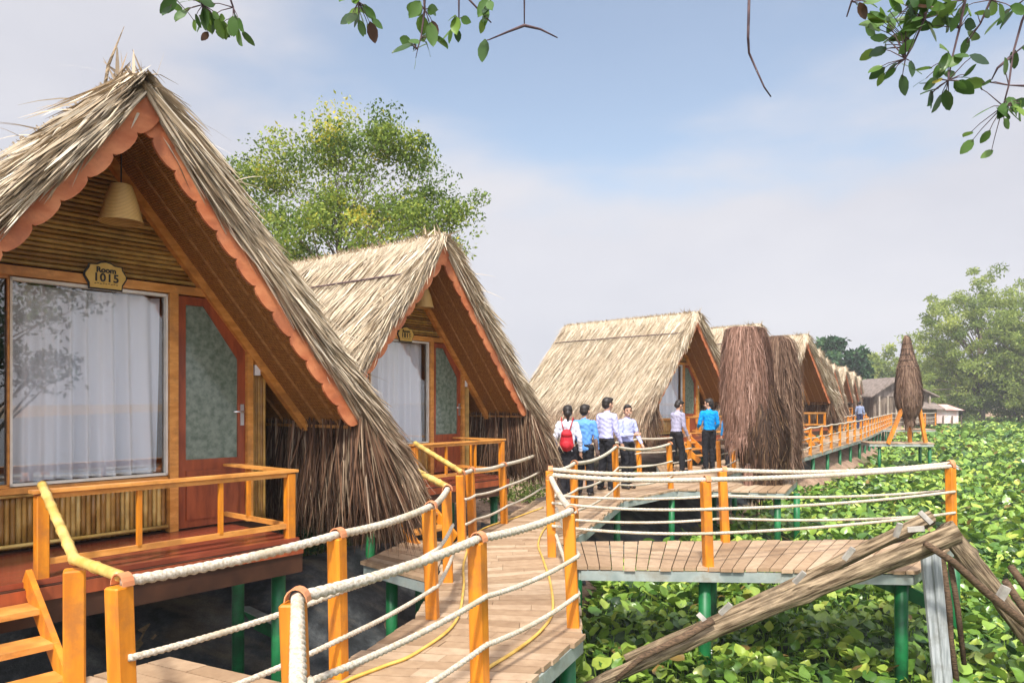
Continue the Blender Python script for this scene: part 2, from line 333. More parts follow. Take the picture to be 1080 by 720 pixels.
# woven tarp over the bank and the ditch between the huts and the walkway
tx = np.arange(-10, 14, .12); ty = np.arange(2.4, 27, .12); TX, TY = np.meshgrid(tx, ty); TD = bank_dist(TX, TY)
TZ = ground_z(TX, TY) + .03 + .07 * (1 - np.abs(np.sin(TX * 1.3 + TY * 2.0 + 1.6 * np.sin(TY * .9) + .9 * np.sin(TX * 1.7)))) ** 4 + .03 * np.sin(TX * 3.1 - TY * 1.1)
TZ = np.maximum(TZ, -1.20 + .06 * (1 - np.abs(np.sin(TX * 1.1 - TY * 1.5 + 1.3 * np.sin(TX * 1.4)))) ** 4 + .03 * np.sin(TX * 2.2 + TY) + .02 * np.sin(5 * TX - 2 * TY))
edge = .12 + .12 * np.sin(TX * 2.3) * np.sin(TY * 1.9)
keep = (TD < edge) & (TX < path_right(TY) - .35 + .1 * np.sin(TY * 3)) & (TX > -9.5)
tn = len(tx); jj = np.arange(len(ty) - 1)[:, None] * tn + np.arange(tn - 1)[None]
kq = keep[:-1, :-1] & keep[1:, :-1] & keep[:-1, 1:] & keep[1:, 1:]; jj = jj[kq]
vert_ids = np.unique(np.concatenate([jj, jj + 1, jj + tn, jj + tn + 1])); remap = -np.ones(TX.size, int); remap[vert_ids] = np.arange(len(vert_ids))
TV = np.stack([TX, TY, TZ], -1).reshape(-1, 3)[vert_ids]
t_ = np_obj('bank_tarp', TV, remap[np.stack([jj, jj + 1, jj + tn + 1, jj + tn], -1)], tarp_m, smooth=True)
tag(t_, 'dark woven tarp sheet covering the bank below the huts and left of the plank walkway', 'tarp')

# ------------------------------------------------------------------ boardwalk
def plank_strip(mb, L, Rr, pw, z=0, th=.035, split=True):
    for (l0, r0, l1, r1) in zip(L[:-1], Rr[:-1], L[1:], Rr[1:]):
        l0, r0, l1, r1 = [Vector((p[0], p[1], 0)) for p in (l0, r0, l1, r1)]
        n = max(1, round(((l1 - l0).length + (r1 - r0).length) / 2 / pw)); g = .006 / max(pw, .01)
        for i in range(n):
            a, b = (i + g) / n, (i + 1 - g) / n
            ja, jb = random.uniform(-.02, .02), random.uniform(-.02, .02)
            A, B = l0.lerp(l1, a), r0.lerp(r1, a); C, D = r0.lerp(r1, b), l0.lerp(l1, b)
            cuts = [-.005 + ja, 1 + jb]
            if split: cuts.insert(1, random.uniform(.3, .7))
            for c0, c1 in zip(cuts[:-1], cuts[1:]):
                c1 -= .003; zz = z + random.uniform(-.003, .003)
                q = [A.lerp(B, c0), A.lerp(B, c1), D.lerp(C, c1), D.lerp(C, c0)]
                mb.hexa([(p.x, p.y, zz - th) for p in q] + [(p.x, p.y, zz) for p in q])
bw = thing('boardwalk', None, None, (0, 0, 0)); tag(bw, kind='structure')
dk = MB(); plank_strip(dk, LE[:9], RE[:9], .145); plank_strip(dk, LE[8:], RE[8:], .25, split=False); dk.build('deck', plank_m, bw)
def beams(mb, pts, inset, side, z0=-.145, z1=-.04, w=.05):
    P = [Vector((x, y, 0)) for x, y in pts]
    for a, b in zip(P[:-1], P[1:]):
        d = (b - a).normalized(); nrm = Vector((-d.y, d.x, 0)) * side
        a2 = a - nrm * inset - d * .0; b2 = b - nrm * inset
        mb.bar((a2.x, a2.y, (z0 + z1) / 2), (b2.x, b2.y, (z0 + z1) / 2), w, z1 - z0)
bm_ = MB(); beams(bm_, LE, .06, 1); beams(bm_, RE, .03, -1); bm_.build('edge_beam', steel_m, bw)
def pile(x, y, parent, r=.06, ztop=-.16, zb=-1.5):
    m = MB(); m.tube([(x, y, zb), (x, y, ztop)], r, 12); return m.build('pile', green_m, parent)
for i in range(1, len(LE) - 1):
    for P in (LE, RE):
        a, b = P[i], P[i + 1] if i + 1 < len(P) else P[i]
        nseg = max(1, int(math.hypot(b[0] - a[0], b[1] - a[1]) / 2.4))
        for k in range(nseg):
            t = k / nseg; off = .12 if P is LE else -.12
            pile(a[0] + (b[0] - a[0]) * t + off, a[1] + (b[1] - a[1]) * t, bw, .06)
# platform right of the walk (the branch towards the log ladder)
def platform(name, label, quad, pile_pts, pw=.15, along=True, zb=-1.5):
    c = (quad[0][0] + quad[1][0]) / 2, (quad[0][1] + quad[3][1]) / 2
    t = thing(name, label, 'platform', (c[0], c[1], 0))
    d = MB(); plank_strip(d, [quad[0], quad[1]], [quad[3], quad[2]], pw, z=.004); d.build('deck', plank_m, t)
    b = MB(); Q = [Vector((p[0], p[1], 0)) for p in quad]; cc = sum(Q, Vector()) / 4
    for i in range(4):
        p, q = Q[i], Q[(i + 1) % 4]; p = p + (cc - p).normalized() * .06; q = q + (cc - q).normalized() * .06
        b.bar((p.x, p.y, -.092), (q.x, q.y, -.092), .05, .10)
    b.build('beam', steel_m, t)
    for x, y in pile_pts: pile(x, y, t, .065, -.17, zb)
    return t
P1 = platform('side_platform', 'plank side platform on green piles leading to the log ladder', [(.66, 7.66), (4.1, 7.45), (5.6, 9.2), (.66, 9.0)], [(2.02, 7.75), (2.4, 8.9), (5.35, 8.95), (4.0, 7.6)])
m = MB(); a, b = pixd(915, 606, 7.9), pixd(985, 637, 7.6); m.bar(a, b, .06, .13); m.build('brace', green_m, P1)
P2 = platform('side_platform', 'plank side platform on which the shaggy coir figures stand', [(3.1, 14.5), (5.2, 14.05), (6.25, 16.2), (4.5, 16.6)], [(5.15, 14.35), (5.85, 15.2), (3.9, 14.6), (4.7, 16.2)])
P3 = platform('side_platform', 'far narrow side platform carrying the cone shaped coir figure', [(14.9, 30.9), (17.5, 30.6), (18.0, 32.0), (15.2, 32.3)], [(17.4, 30.8), (15.4, 31.0), (17.6, 31.9)], .3)
P4 = platform('side_platform', 'farthest side platform behind the cone shaped coir figure', [(22.6, 46.4), (26.5, 46.2), (27, 48.2), (23.8, 48.4)], [(25.2, 46.6), (26.2, 47), (23.8, 46.6)], .4)

# ------------------------------------------------------------------ rope railings
def rope_pts(a, b, sag, step):
    a = Vector(a); b = Vector(b); n = max(4, int((b - a).length / step))
    return [a.lerp(b, i / n) - Vector((0, 0, 4 * sag * (i / n) * (1 - i / n))) for i in range(n + 1)]
def railing(label, posts, h=.86, lv=(.54, .25), lod=0, group='rope railings along the walkway', closed=None, straps=True, sag=.03, skip=(), extra=None, offr=0, name='rope_railing'):
    """posts: (x, y[, height]); ropes run over the tops and through holes"""
    t = thing(name, label, 'railing', (posts[0][0], posts[0][1], 0), 0, group)
    tops = []; H = []
    for i, p in enumerate(posts):
        hh = p[2] if len(p) > 2 else h; H.append(hh)
        if i in skip: tops.append((Vector((p[0], p[1], 0)), hh)); continue
        nx_ = posts[min(i + 1, len(posts) - 1)]; pv = posts[max(i - 1, 0)]
        rz = math.atan2(nx_[1] - pv[1], nx_[0] - pv[0]); zb = -.13
        m = MB(); lean = random.uniform(-.012, .012)
        M = Matrix.Rotation(random.uniform(-.05, -.015) if lod < 2 else 0, 3, 'Y') @ Matrix.Rotation(lean, 3, 'X') @ Matrix.Rotation(rz + random.uniform(-.08, .08), 3, 'Z')
        m.box((p[0], p[1], (hh + zb) / 2), (.092, .092, hh - zb), M=M, ch=.008); m.build('post', orange, t)
        tops.append((Vector((p[0], p[1], 0)), hh))
    runs = [(0, .026 if lod < 2 else .03)] + [(z, .0165 if lod < 2 else .02) for z in lv]
    for z, r in runs:
        m = MB(); step = r * .55 if lod == 0 else (r * 1.0 if lod == 1 else .5); pts = []
        for i, ((a, ha), (b, hb)) in enumerate(zip(tops[:-1], tops[1:])):
            za = (ha + r * .75) if z == 0 else z * ha / h; zb_ = (hb + r * .75) if z == 0 else z * hb / h
            ln = (b - a).length; sg = sag * min(1, ln / 1.6) * random.uniform(.7, 1.3)
            q = rope_pts((a.x, a.y, za), (b.x, b.y, zb_), sg, step)
            if z != 0:                                  # pass on the near face of the post
                d = (b - a).normalized(); nn = Vector((d.y, -d.x, 0))
                q = [p + nn * offr for p in q]
            pts += q if not pts else q[1:]
        if lod < 2: m.tube(pts, r, 18 if lod == 0 else 12, True, None, 3, math.pi * 2 / (r * 6.5))
        else: m.tube(pts, r, 5)
        m.build('rope', rope_m, t)
    if straps and lod < 2:
        for i, (p, hh) in enumerate(tops):
            if i in skip: continue
            nx_ = posts[min(i + 1, len(posts) - 1)]; pv = posts[max(i - 1, 0)]; d = Vector((nx_[0] - pv[0], nx_[1] - pv[1], 0)).normalized(); s_ = Vector((-d.y, d.x, 0))
            m = MB(); n = 9; rr = .036; V = []
            for k in range(n):
                an = math.pi * k / (n - 1); o = p + s_ * (math.cos(an) * rr * 1.25) + Vector((0, 0, hh + .006 + math.sin(an) * .052))
                o2 = p + s_ * (math.cos(an) * (rr * 1.25 + .005)) + Vector((0, 0, hh + .006 + math.sin(an) * .058))
                V += [o - d * .028, o + d * .028, o2 + d * .028, o2 - d * .028]
            Fq = [(4 * k + j, 4 * k + (j + 1) % 4, 4 * k + 4 + (j + 1) % 4, 4 * k + 4 + j) for k in range(n - 1) for j in range(4)] + [(0, 1, 2, 3), (4 * n - 1, 4 * n - 2, 4 * n - 3, 4 * n - 4)]
            m.add(V, Fq); m.build('strap', strap_m, t)
    return t
railing('nearest rope railing on the left edge, starting at the bamboo handrail of the first hut', [(-1.78, 3.38), (-1.08, 4.59), (-.64, 5.84), (-.61, 7.0)], .86, offr=.05)
railing('two post rope railing on the left edge at the foot of the second hut stairs', [(-.60, 8.75, .84), (-.50, 9.15, .84), (-.12, 10.4, .80), (.58, 13.2, .82)], .82, lod=1, offr=.05, skip=(3,))
railing('nearest rope railing on the right edge, with a thick rope dropping over its first post', [(-.36, 1.25, .87), (-.89, 3.07, .87), (-.2, 4.45), (.45, 5.6), (.43, 8.15, .85)], .86, offr=.055)
railing('rope railing along the near edge of the side platform with the log ladder', [(.45, 8.13, .88), (2.02, 7.66, .88), (5.37, 9.04, .9)], .88, (.60, .35), lod=1, offr=.05, skip=(0,))
railing('rope railing along the far edge of the side platform with the log ladder', [(.47, 9.06, .86), (2.58, 9.0, .86), (5.46, 9.2, .92)], .86, (.56, .28), lod=1, offr=-.05, sag=.05)
railing('rope railing on the right edge beside the people in pale shirts', [(.47, 9.1, .86), (.84, 9.95, .86), (1.82, 12.95, .9), (3.12, 14.6, .86)], .86, lod=1, offr=.05, skip=(0,), sag=.06)
railing('rope railing behind the laughing man, in front of the third hut', [(.60, 13.3, .82), (1.55, 15.1, .82), (2.92, 17.0, .84), (4.5, 18.75, .84)], .84, lod=1, offr=.05, skip=(0,))
railing('short rope railing between the coir figures platform and the man in the bright blue shirt', [(4.62, 16.5, .84), (5.55, 18.5, .84), (7.2, 20.6, .84), (8.75, 22.5, .84)], .84, lod=1, offr=.05)
def lerp_poly(P, step, inset):
    out = []
    for (a, b) in zip(P[:-1], P[1:]):
        a = Vector((*a, 0)); b = Vector((*b, 0)); n = max(1, round((b - a).length / step)); d = (b - a).normalized(); q = Vector((d.y, -d.x, 0)) * inset
        out += [tuple((a.lerp(b, i / n) + q).xy) for i in range(n)]
    out.append(tuple((Vector((*P[-1], 0)) + q).xy)); return out
railing('long far rope railing on the pond side curving past the coir figures', lerp_poly(RE[-3:], 2.0, -.05), .85, lod=2, straps=False)
railing('long far rope railing on the hut side curving into the distance', lerp_poly(LE[-3:], 2.2, .06), .85, lod=2, straps=False)
railing('tiny rope railing at the far end of the walkway by the wooden building', [(28, 54.6), (31, 55.5), (33.5, 58.5)], .85, lod=2, straps=False)
# two yellow hoses lying on the planks
for lab, pp in (('long yellow hose lying along the left half of the planks', [(335, 735), (369, 716), (405, 702), (439, 688), (480, 656), (489, 619), (490, 590), (505, 560), (545, 545), (575, 534)]), ('yellow hose curving along the right half of the planks', [(480, 735), (512, 706), (545, 685), (571, 664), (583, 643), (580, 612), (573, 590), (568, 571), (580, 552), (610, 538)])):
    P = [pix(x, y, .012) for x, y in pp]; Q = []
    for i in range(len(P) - 1):
        p0, p1, p2, p3 = P[max(i - 1, 0)], P[i], P[i + 1], P[min(i + 2, len(P) - 1)]
        for k in range(8):
            t = k / 8; Q.append(.5 * ((2 * p1) + (p2 - p0) * t + (2 * p0 - 5 * p1 + 4 * p2 - p3) * t * t + (3 * p1 - p0 - 3 * p2 + p3) * t ** 3))
    m = MB(); m.tube(Q, .012, 6); tag(m.build('hose', hose_m), lab, 'hose', 'hoses on the walkway')

# ------------------------------------------------------------------ huts
U = dict(H=3.41, w=2.04, h1=1.0, o=.876, xdl=.68, xdr=1.337, xb=1.58, wr=-.61, wl=.58, p=1.085, pr=1.12, rz=.56, dt=2.1, L=4.06)
SL = (U['H'] - U['h1']) / U['w']; SLN = math.hypot(1, SL)
def roofz(x, off=0): return U['H'] - SL * abs(x) + off * SLN
def thatch(parent, seed, n=15000):
    g = np.random.default_rng(seed); parts = []
    S0 = 2.42 * SLN; Smax = S0 + .62; k = 5
    dirx, dirz = 1 / SLN, -SL / SLN; nxn, nzn = SL / SLN, 1 / SLN
    ang0 = math.atan2(-dirz, dirx)
    def surf(a, lift, s):                       # a: distance down the slope -> x, z
        over = np.clip(a - S0, 0, None); aa = np.minimum(a, S0)
        th = np.minimum(over / .5, 1) * (R(80) - ang0) * .5 + ang0
        x = aa * dirx + over * np.cos(th) + nxn * lift; z = U['H'] + .06 + aa * dirz - over * np.sin(th) + nzn * lift
        return s * x, z
    for s in (-1, 1):
        # main courses
        m = n // 2; a0 = g.uniform(-.05, 1, m); a0 = np.where(g.random(m) < .22, .78 + .22 * a0, a0) * (S0 + .1)
        y0 = g.uniform(-U['L'] - .15, U['o'] + .04, m); ln = g.uniform(.55, 1.1, m); skew = g.normal(-.06, .075, m) 
        t = np.linspace(0, 1, k)[None]
        a = a0[:, None] + ln[:, None] * t; a = np.minimum(a, Smax + g.uniform(-.2, .3, m)[:, None])
        lift = .015 + g.uniform(0, .05, m)[:, None] + t * g.uniform(.0, .07, m)[:, None] + .02 * np.sin(a0 * 9)[:, None]
        y = y0[:, None] + skew[:, None] * ln[:, None] * t + g.normal(0, .012, (m, k))
        over = np.clip(a - S0, 0, None); y = np.where(y > U['o'] - .1, y + .25 * over, y)
        x, z = surf(a, lift, s); P = np.stack([x, y, z], -1)
        wd = g.uniform(.004, .0095, m)[:, None] * np.array([.8, 1, 1, .8, .15])[None]
        tw = g.normal(0, .5, m)[:, None, None]
        Wd = np.stack([tw[..., 0] * nxn * s * wd, wd, tw[..., 0] * nzn * wd], -1)
        V, Q = ribbons(P, Wd); rn = np.repeat(np.clip(g.normal(.55, .25, m), 0, 1), k * 2)
        old = np.repeat(np.clip((a - S0 * .86) / .7, 0, 1) * g.uniform(.3, 1, m)[:, None], 2, axis=1).ravel()
        parts.append((V, Q, dict(rnd=rn, old=old)))
        # ragged front rake edge, combed forward and down
        m = n // 4; a0 = g.uniform(-.01, 1, m) * (S0 + .15); ln = g.uniform(.35, .95, m)
        a = a0[:, None] + ln[:, None] * t; a = np.minimum(a, Smax + g.uniform(-.2, .3, m)[:, None])
        lift = g.uniform(-.04, .13, m)[:, None] + t * g.normal(.0, .045, m)[:, None]
        fo = g.uniform(.0, .13, m); y = U['o'] - .04 + fo[:, None] + t * g.normal(.03, .06, m)[:, None] + .025 * np.sin(a0 * 5 + s)[:, None]
        x, z = surf(a, lift * (1.25 - fo[:, None] * 4), s); P = np.stack([x, y, z], -1)
        wd = g.uniform(.004, .011, m)[:, None] * np.array([.8, 1, 1, .8, .1])[None]; th = g.uniform(0, math.pi, m)[:, None]
        Wd = np.stack([np.sin(th) * nxn * s * wd, np.cos(th) * wd, np.sin(th) * nzn * wd], -1)
        V, Q = ribbons(P, Wd); rn = np.repeat(np.clip(g.normal(.55, .27, m), 0, 1), k * 2)
        old = np.repeat(np.clip((a - S0 * .72) / .9, 0, 1) * g.uniform(.3, 1, m)[:, None], 2, axis=1).ravel()
        parts.append((V, Q, dict(rnd=rn, old=old)))
        # stray spikes that stand off the edge
        m = 60; a0 = g.uniform(0, 1, m) * S0; ln = g.uniform(.25, .55, m); x, z = surf(a0, .12, s)
        D = unit(np.stack([s * dirx + g.normal(0, .35, m), g.normal(.25, .3, m), dirz + g.uniform(.15, .9, m)], -1)); B = np.stack([x, np.full(m, U['o']) + g.uniform(-.3, .05, m), z], -1)
        P = B[:, None] + D[:, None] * (ln[:, None] * t)[..., None]; P[..., 2] -= .12 * t ** 2
        wd = (.005 * np.array([1, 1, .8, .5, .1]))[None, :, None] * unit(np.cross(D, g.normal(size=(m, 3))))[:, None]
        V, Q = ribbons(P, wd); parts.append((V, Q, dict(rnd=np.repeat(g.uniform(.3, 1, m), k * 2), old=np.zeros(m * k * 2))))
        # hanging brown curtain below the eave: outer fringe and inner layer
        for cnt, x0a, x0b, za, zb, yy in ((n // 5, 2.0, 2.5, .95, .25, 0), (n // 9, 1.98, 2.14, 1.02, .98, 0)):
            m = cnt; q = g.uniform(0, 1, m); x0 = x0a + (x0b - x0a) * q; z0 = za + (zb - za) * q + .05
            y0 = g.uniform(-U['L'], U['o'] + .1, m); ln = g.uniform(.55, 1.15, m) * (1 - .35 * q)
            sp = g.normal(.12, .14, m); fy = g.normal(0, .1, m) + np.where(y0 > U['o'] - .35, g.uniform(0, .3, m), 0)
            X = x0[:, None] + sp[:, None] * ln[:, None] * t; Z = z0[:, None] - ln[:, None] * t * (1 - .05 * sp[:, None]); Y = y0[:, None] + fy[:, None] * ln[:, None] * t
            P = np.stack([s * X, Y, Z], -1); th = g.uniform(0, math.pi, m)[:, None]; wd = g.uniform(.004, .010, m)[:, None] * np.array([1, 1, .9, .7, .15])[None]
            Wd = np.stack([np.cos(th) * wd, np.sin(th) * wd, 0 * wd], -1)
            V, Q = ribbons(P, Wd); parts.append((V, Q, dict(rnd=np.repeat(np.clip(g.normal(.33, .26, m), 0, 1), k * 2), old=np.full(m * k * 2, .97) - np.repeat(.45 * (g.random(m) < .2), k * 2))))
    # ridge tuft: strands folded over the ridge and a spiky crest at the front
    m = n // 7; y0 = g.uniform(-U['L'] - .1, U['o'] + .1, m); t = np.linspace(-1, 1, k)[None]; ln = g.uniform(.2, .42, m)
    X = ln[:, None] * t + g.normal(0, .05, m)[:, None]; lift = g.uniform(.06, .15, m)
    P = np.stack([X * .72, y0[:, None] + g.normal(0, .12, m)[:, None] * t, U['H'] + .05 + lift[:, None] - np.abs(X) * SL * .8 + .03 * (t ** 2)], -1)
    wd = g.uniform(.005, .011, m)[:, None] * np.array([.2, 1, 1, 1, .2])[None]; Wd = np.stack([0 * wd, wd, 0 * wd], -1)
    V, Q = ribbons(P, Wd); parts.append((V, Q, dict(rnd=np.repeat(np.clip(g.normal(.6, .25, m), 0, 1), k * 2), old=np.zeros(m * k * 2))))
    m = 26; B = np.stack([g.normal(0, .09, m), U['o'] + g.uniform(-.35, .1, m), np.full(m, U['H'] + .13)], -1)
    D = unit(np.stack([g.normal(0, .7, m), g.normal(.1, .5, m), g.uniform(.2, 1, m)], -1)); t = np.linspace(0, 1, k)[None]; ln = g.uniform(.10, .26, m)
    P = B[:, None] + D[:, None] * (ln[:, None] * t)[..., None]; wd = (.011 * np.array([1, 1, .8, .5, .1]))[None, :, None] * unit(np.cross(D, g.normal(size=(m, 3))))[:, None]
    V, Q = ribbons(P, wd); parts.append((V, Q, dict(rnd=np.repeat(g.uniform(.2, .9, m), k * 2), old=np.repeat(g.random(m) * .5, k * 2))))
    V, Q, A = joinq(parts); V = V * np.array([1, -1, 1])
    return np_obj('thatch', V, Q[:, ::-1], thatch_m, parent, A)
def cane_row(mb, p0, p1, axis, ln0, r, n, jitter=.0):
    """n parallel bamboo canes from line p0-p1 along axis; ln0 may be a function of t"""
    p0, p1, ax = Vector(p0), Vector(p1), Vector(axis)
    for i in range(n):
        t = (i + .5) / n; a = p0.lerp(p1, t); L = ln0(t) if callable(ln0) else ln0
        if L < .05: continue
        pts = []; rad = []; s = 0; nd = random.uniform(.05, .2); rr = r * random.uniform(.85, 1.05)
        pts.append(a); rad.append(rr)
        while nd < L - .03:
            for dz, k in ((-.012, 1), (0, 1.14), (.012, 1)): pts.append(a + ax * (nd + dz)); rad.append(rr * k)
            nd += random.uniform(.18, .28)
        pts.append(a + ax * L); rad.append(rr)
        mb.tube(pts, rad, 7)
def make_hut(name_label, seed, n=15000, sign=None):
    t = thing('thatched_hut', name_label, 'hut', (0, 0, 0))
    def B(mb, nm, mt, par=None):          # the shapes below are written with y outward; the hut's own y points inward
        mb.v = [(a, -b, c) for a, b, c in mb.v]; mb.f = [tuple(reversed(f)) for f in mb.f]
        return mb.build(nm, mt, par or t, world=False)
    H, w, h1, o, L = U['H'], U['w'], U['h1'], U['o'], U['L']
    # roof underlayer (two slabs), woven soffit under it
    m = MB(); x1 = 2.4
    for s in (-1, 1):
        for (ya, yb) in ((-L - .1, o - .02),):
            m.add([(0, ya, H + .06), (0, yb, H + .06), (s * x1, yb, roofz(x1) + .06), (s * x1, ya, roofz(x1) + .06), (0, ya, H - .03), (0, yb, H - .03), (s * x1, yb, roofz(x1) - .03), (s * x1, ya, roofz(x1) - .03)],
                  [(0, 1, 2, 3), (7, 6, 5, 4), (1, 5, 6, 2), (3, 2, 6, 7), (0, 3, 7, 4)])
    B(m, 'roof', thatch_base)
    m = MB()
    for s in (-1, 1):
        m.add([(0, -L, H - .05), (0, o - .05, H - .05), (s * w, o - .05, h1 - .05), (s * w, -L, h1 - .05), (0, -L, H - .09), (0, o - .05, H - .09), (s * w, o - .05, h1 - .09), (s * w, -L, h1 - .09)],
              [(0, 1, 2, 3), (7, 6, 5, 4), (1, 5, 6, 2), (3, 2, 6, 7), (0, 3, 7, 4)])
    B(m, 'soffit', soffit_m)
    m = MB()
    for s in (-1, 1):
        for yy in (.30, .58, -.35, -.8): m.bar((s * .02, yy, H - .105), (s * (w - .03), yy, roofz(w - .03) - .105), .028, .022, (0, 1, 0))
        m.bar((s * (w - .04), -L, h1 - .10), (s * (w - .04), o - .07, h1 - .10), .03, .03)
    B(m, 'soffit_strip', strip_m)
    thatch(t, seed, n)
    # bamboo pole tied along both slopes a quarter of the way down
    for s in (-1, 1):
        a = .82; x = a / SLN + .10 * SL / SLN; z = H + .06 - a * SL / SLN + .10 / SLN + .03
        m = MB(); m.tube([(s * x, -L - .05, z), (s * (x + .01), -1.5, z + .01), (s * x, o - .15, z)], .014, 6); B(m, 'ridge_pole', twig_m)
    # scalloped bargeboards
    for s in (-1, 1):
        pts = []; tot = w * SLN; ns = 12; wd = .17
        up = [(0, .04), (tot, .04)]
        pts = [(0.0, .04), (tot + .02, .04), (tot + .03, -.06)]
        for i in range(ns - 1, -1, -1):
            c = (i + .5) / ns * tot
            for kk in range(0, 7):
                an = math.pi * kk / 6; pts.append((c + math.cos(an) * tot / ns * .5, -wd + .035 - math.sin(an) * .045))
        pts += [(0, -wd + .035)]
        ax = Vector((s / SLN, 0, -SL / SLN)); ay = Vector((s * SL / SLN, 0, 1 / SLN)); org = Vector((0, o + (.0 if s > 0 else .028), H))
        if s > 0: m = MB(); m.prism(pts, org + Vector((0, .028, 0)), ax, ay, .028)
        else: m = MB(); m.prism([(a, b) for a, b in pts], org, ax, ay, .026)
        B(m, 'bargeboard', fascia_m)
    # gable wall of horizontal canes above the lintel
    zl = U['dt'] + .075; m = MB(); nr = 26
    for i in range(nr):
        z = zl + .02 + (i + .5) / nr * (H - .2 - zl); xm = (H - .12 - z) / SL - .03
        if xm < .04: continue
        r_ = (H - .2 - zl) / nr / 2 * .98; x = -xm
        cane_row(m, (-xm, -.02, z - .001), (-xm, -.02, z + .001), (1, 0, 0), 2 * xm, r_, 1)
    B(m, 'gable_canes', cane_m)
    m = MB(); xm = (H - .12 - zl) / SL; m.add([(-xm, -.05, zl), (xm, -.05, zl), (0, -.05, H - .13), (-xm, -.08, zl), (xm, -.08, zl), (0, -.08, H - .13)], [(0, 1, 2), (5, 4, 3), (0, 3, 4, 1), (1, 4, 5, 2), (2, 5, 3, 0)]); B(m, 'gable_backing', darkbeam)
    # body: side and back walls, floor slab
    xb = U['xb']; zs = roofz(xb) - .1; D = -3.7
    m = MB(); m.box((0, (D - .05) / 2, -.05), (2 * xb, -D + .05, .1)); B(m, 'floor', darkbeam)
    m = MB()
    for s in (-1, 1): m.box((s * (xb - .02), D / 2 - .06, zs / 2), (.04, -D - .1, zs))
    m.prism([(-xb, 0), (xb, 0), (xb, zs), (0, H - .14), (-xb, zs)], (0, D, 0), (1, 0, 0), (0, 0, 1), .04); B(m, 'wall', soffit_m)
    # lintel, diagonal beams, mullions
    m = MB(); xl = (H - .12 - zl + .09) / SL; m.box((0, .0, zl - .037), (2 * xl, .09, .074)); B(m, 'lintel', rail_or)
    for s in (-1, 1):
        m = MB(); m.bar((s * .02, .03, H - .16), (s * (w - .02), .03, roofz(w - .02) - .155), .07, .08, (0, 1, 0)); B(m, 'rafter', rail_or)
    wl, wr = U['wl'], U['wr']
    m = MB()
    m.box((wl + .05, .02, U['dt'] / 2), (.075, .09, U['dt'])); m.box((U['xdr'] + .035, .02, .8), (.06, .08, 1.6)); 
    m.box((-xb + .03, .0, .75), (.06, .08, 1.5))
    m.box((-.51, .03, .47), (2.14, .12, .045)); B(m, 'wall_frame', rail_or)
    # window: two panes, curtain behind the right one
    wi = MB(); zz0, zz1 = .5, U['dt'] - .01
    for (a, b) in ((wr, wl + .008),):
        wi.box(((a + b) / 2, .01, zz1 - .012), (b - a, .05, .024)); wi.box(((a + b) / 2, .01, zz0 + .01), (b - a, .05, .02)); wi.box((a + .008, .01, (zz0 + zz1) / 2), (.016, .05, zz1 - zz0)); wi.box((b - .008, .01, (zz0 + zz1) / 2), (.016, .05, zz1 - zz0))
    wf = B(wi, 'window', cream_m)
    m = MB(); m.box(((wr + wl) / 2, -.005, (zz0 + zz1) / 2), (wl - wr - .02, .006, zz1 - zz0 - .03)); B(m, 'pane', glass_m, wf)
    w2 = MB(); a, b = -1.53, wr; xt = (H - .14 - zz1) / SL; xt2 = -(xt - .03)
    poly = [(a, zz0), (b, zz0), (b, zz1), (xt2, zz1), (a, roofz(a) - .16)]
    for i in range(5):
        p, q = poly[i], poly[(i + 1) % 5]; w2.bar((p[0], .012, p[1]), (q[0], .012, q[1]), .03, .03, (0, 1, 0))
    w2f = B(w2, 'window', rail_or); m = MB(); m.prism(poly, (0, -.008, 0), (1, 0, 0), (0, 0, 1), .006); B(m, 'pane', glass_m, w2f)
    nxs = 150; xs = np.linspace(wr + .02, wl - .01, nxs); zsn = np.linspace(zz0 + .02, zz1 - .03, 14); XX, ZZ = np.meshgrid(xs, zsn)
    fr = (ZZ - zz0) / (zz1 - zz0); g = np.random.default_rng(seed)
    fold = np.zeros_like(XX)
    for q in range(6): fold += g.uniform(.3, 1) * np.sin(XX * g.uniform(16, 60) * (1 + .06 * (fr - .5)) + g.uniform(0, 6) + .5 * fr)
    YY = -.10 + .035 * fold * (1.05 - .5 * fr); i0 = (np.arange(13)[:, None] * nxs + np.arange(nxs - 1)[None]).ravel()
    np_obj('curtain', np.stack([XX, -YY, ZZ], -1), np.stack([i0, i0 + 1, i0 + nxs + 1, i0 + nxs], -1), curtain_m, t, smooth=True)
    m = MB(); m.box((-.4, -.55, .72), (2.2, .05, 1.4)); B(m, 'unlit_room_panel', interior_m)  # dark panel added behind the windows, standing in for the unlit room
    # low wall of upright canes below the window
    m = MB(); cane_row(m, (-xb + .06, .0, .02), (wl + .0, .0, .02), (0, 0, 1), .44, .0195, 55); B(m, 'lower_canes', cane_m)
    m = MB(); m.tube([(-xb + .05, .045, .43), (wl, .045, .43)], .016, 7); m.tube([(-xb + .05, .045, .05), (wl, .045, .05)], .016, 7); B(m, 'cane_rail', bamboo_rail_m)
    m = MB(); cane_row(m, (U['xdr'] + .07, -.01, .0), (xb - .01, -.01, 0), (0, 0, 1), lambda t_: roofz(U['xdr'] + .07 + t_ * .2) - .16, .02, 6); B(m, 'corner_canes', cane_m)
    # door with clipped corner
    a, b = U['xdl'], U['xdr'] - .0; zt = U['dt'] - .01; rz_ = lambda x: min(zt, roofz(x) - .20)
    dr = MB(); fw = .075; xk = (H - .20 - zt) / SL
    outer = [(a, 0.01), (b, 0.01), (b, rz_(b)), (xk, zt), (a, zt)]; inner = [(a + fw, .62), (b - fw, .62), (b - fw, rz_(b) - fw * 1.1), (xk - fw * .3, zt - fw), (a + fw, zt - fw)]
    V = [(x, .02, z) for x, z in outer] + [(x, .02, z) for x, z in inner] + [(x, -.02, z) for x, z in outer] + [(x, -.02, z) for x, z in inner]
    Fd = []
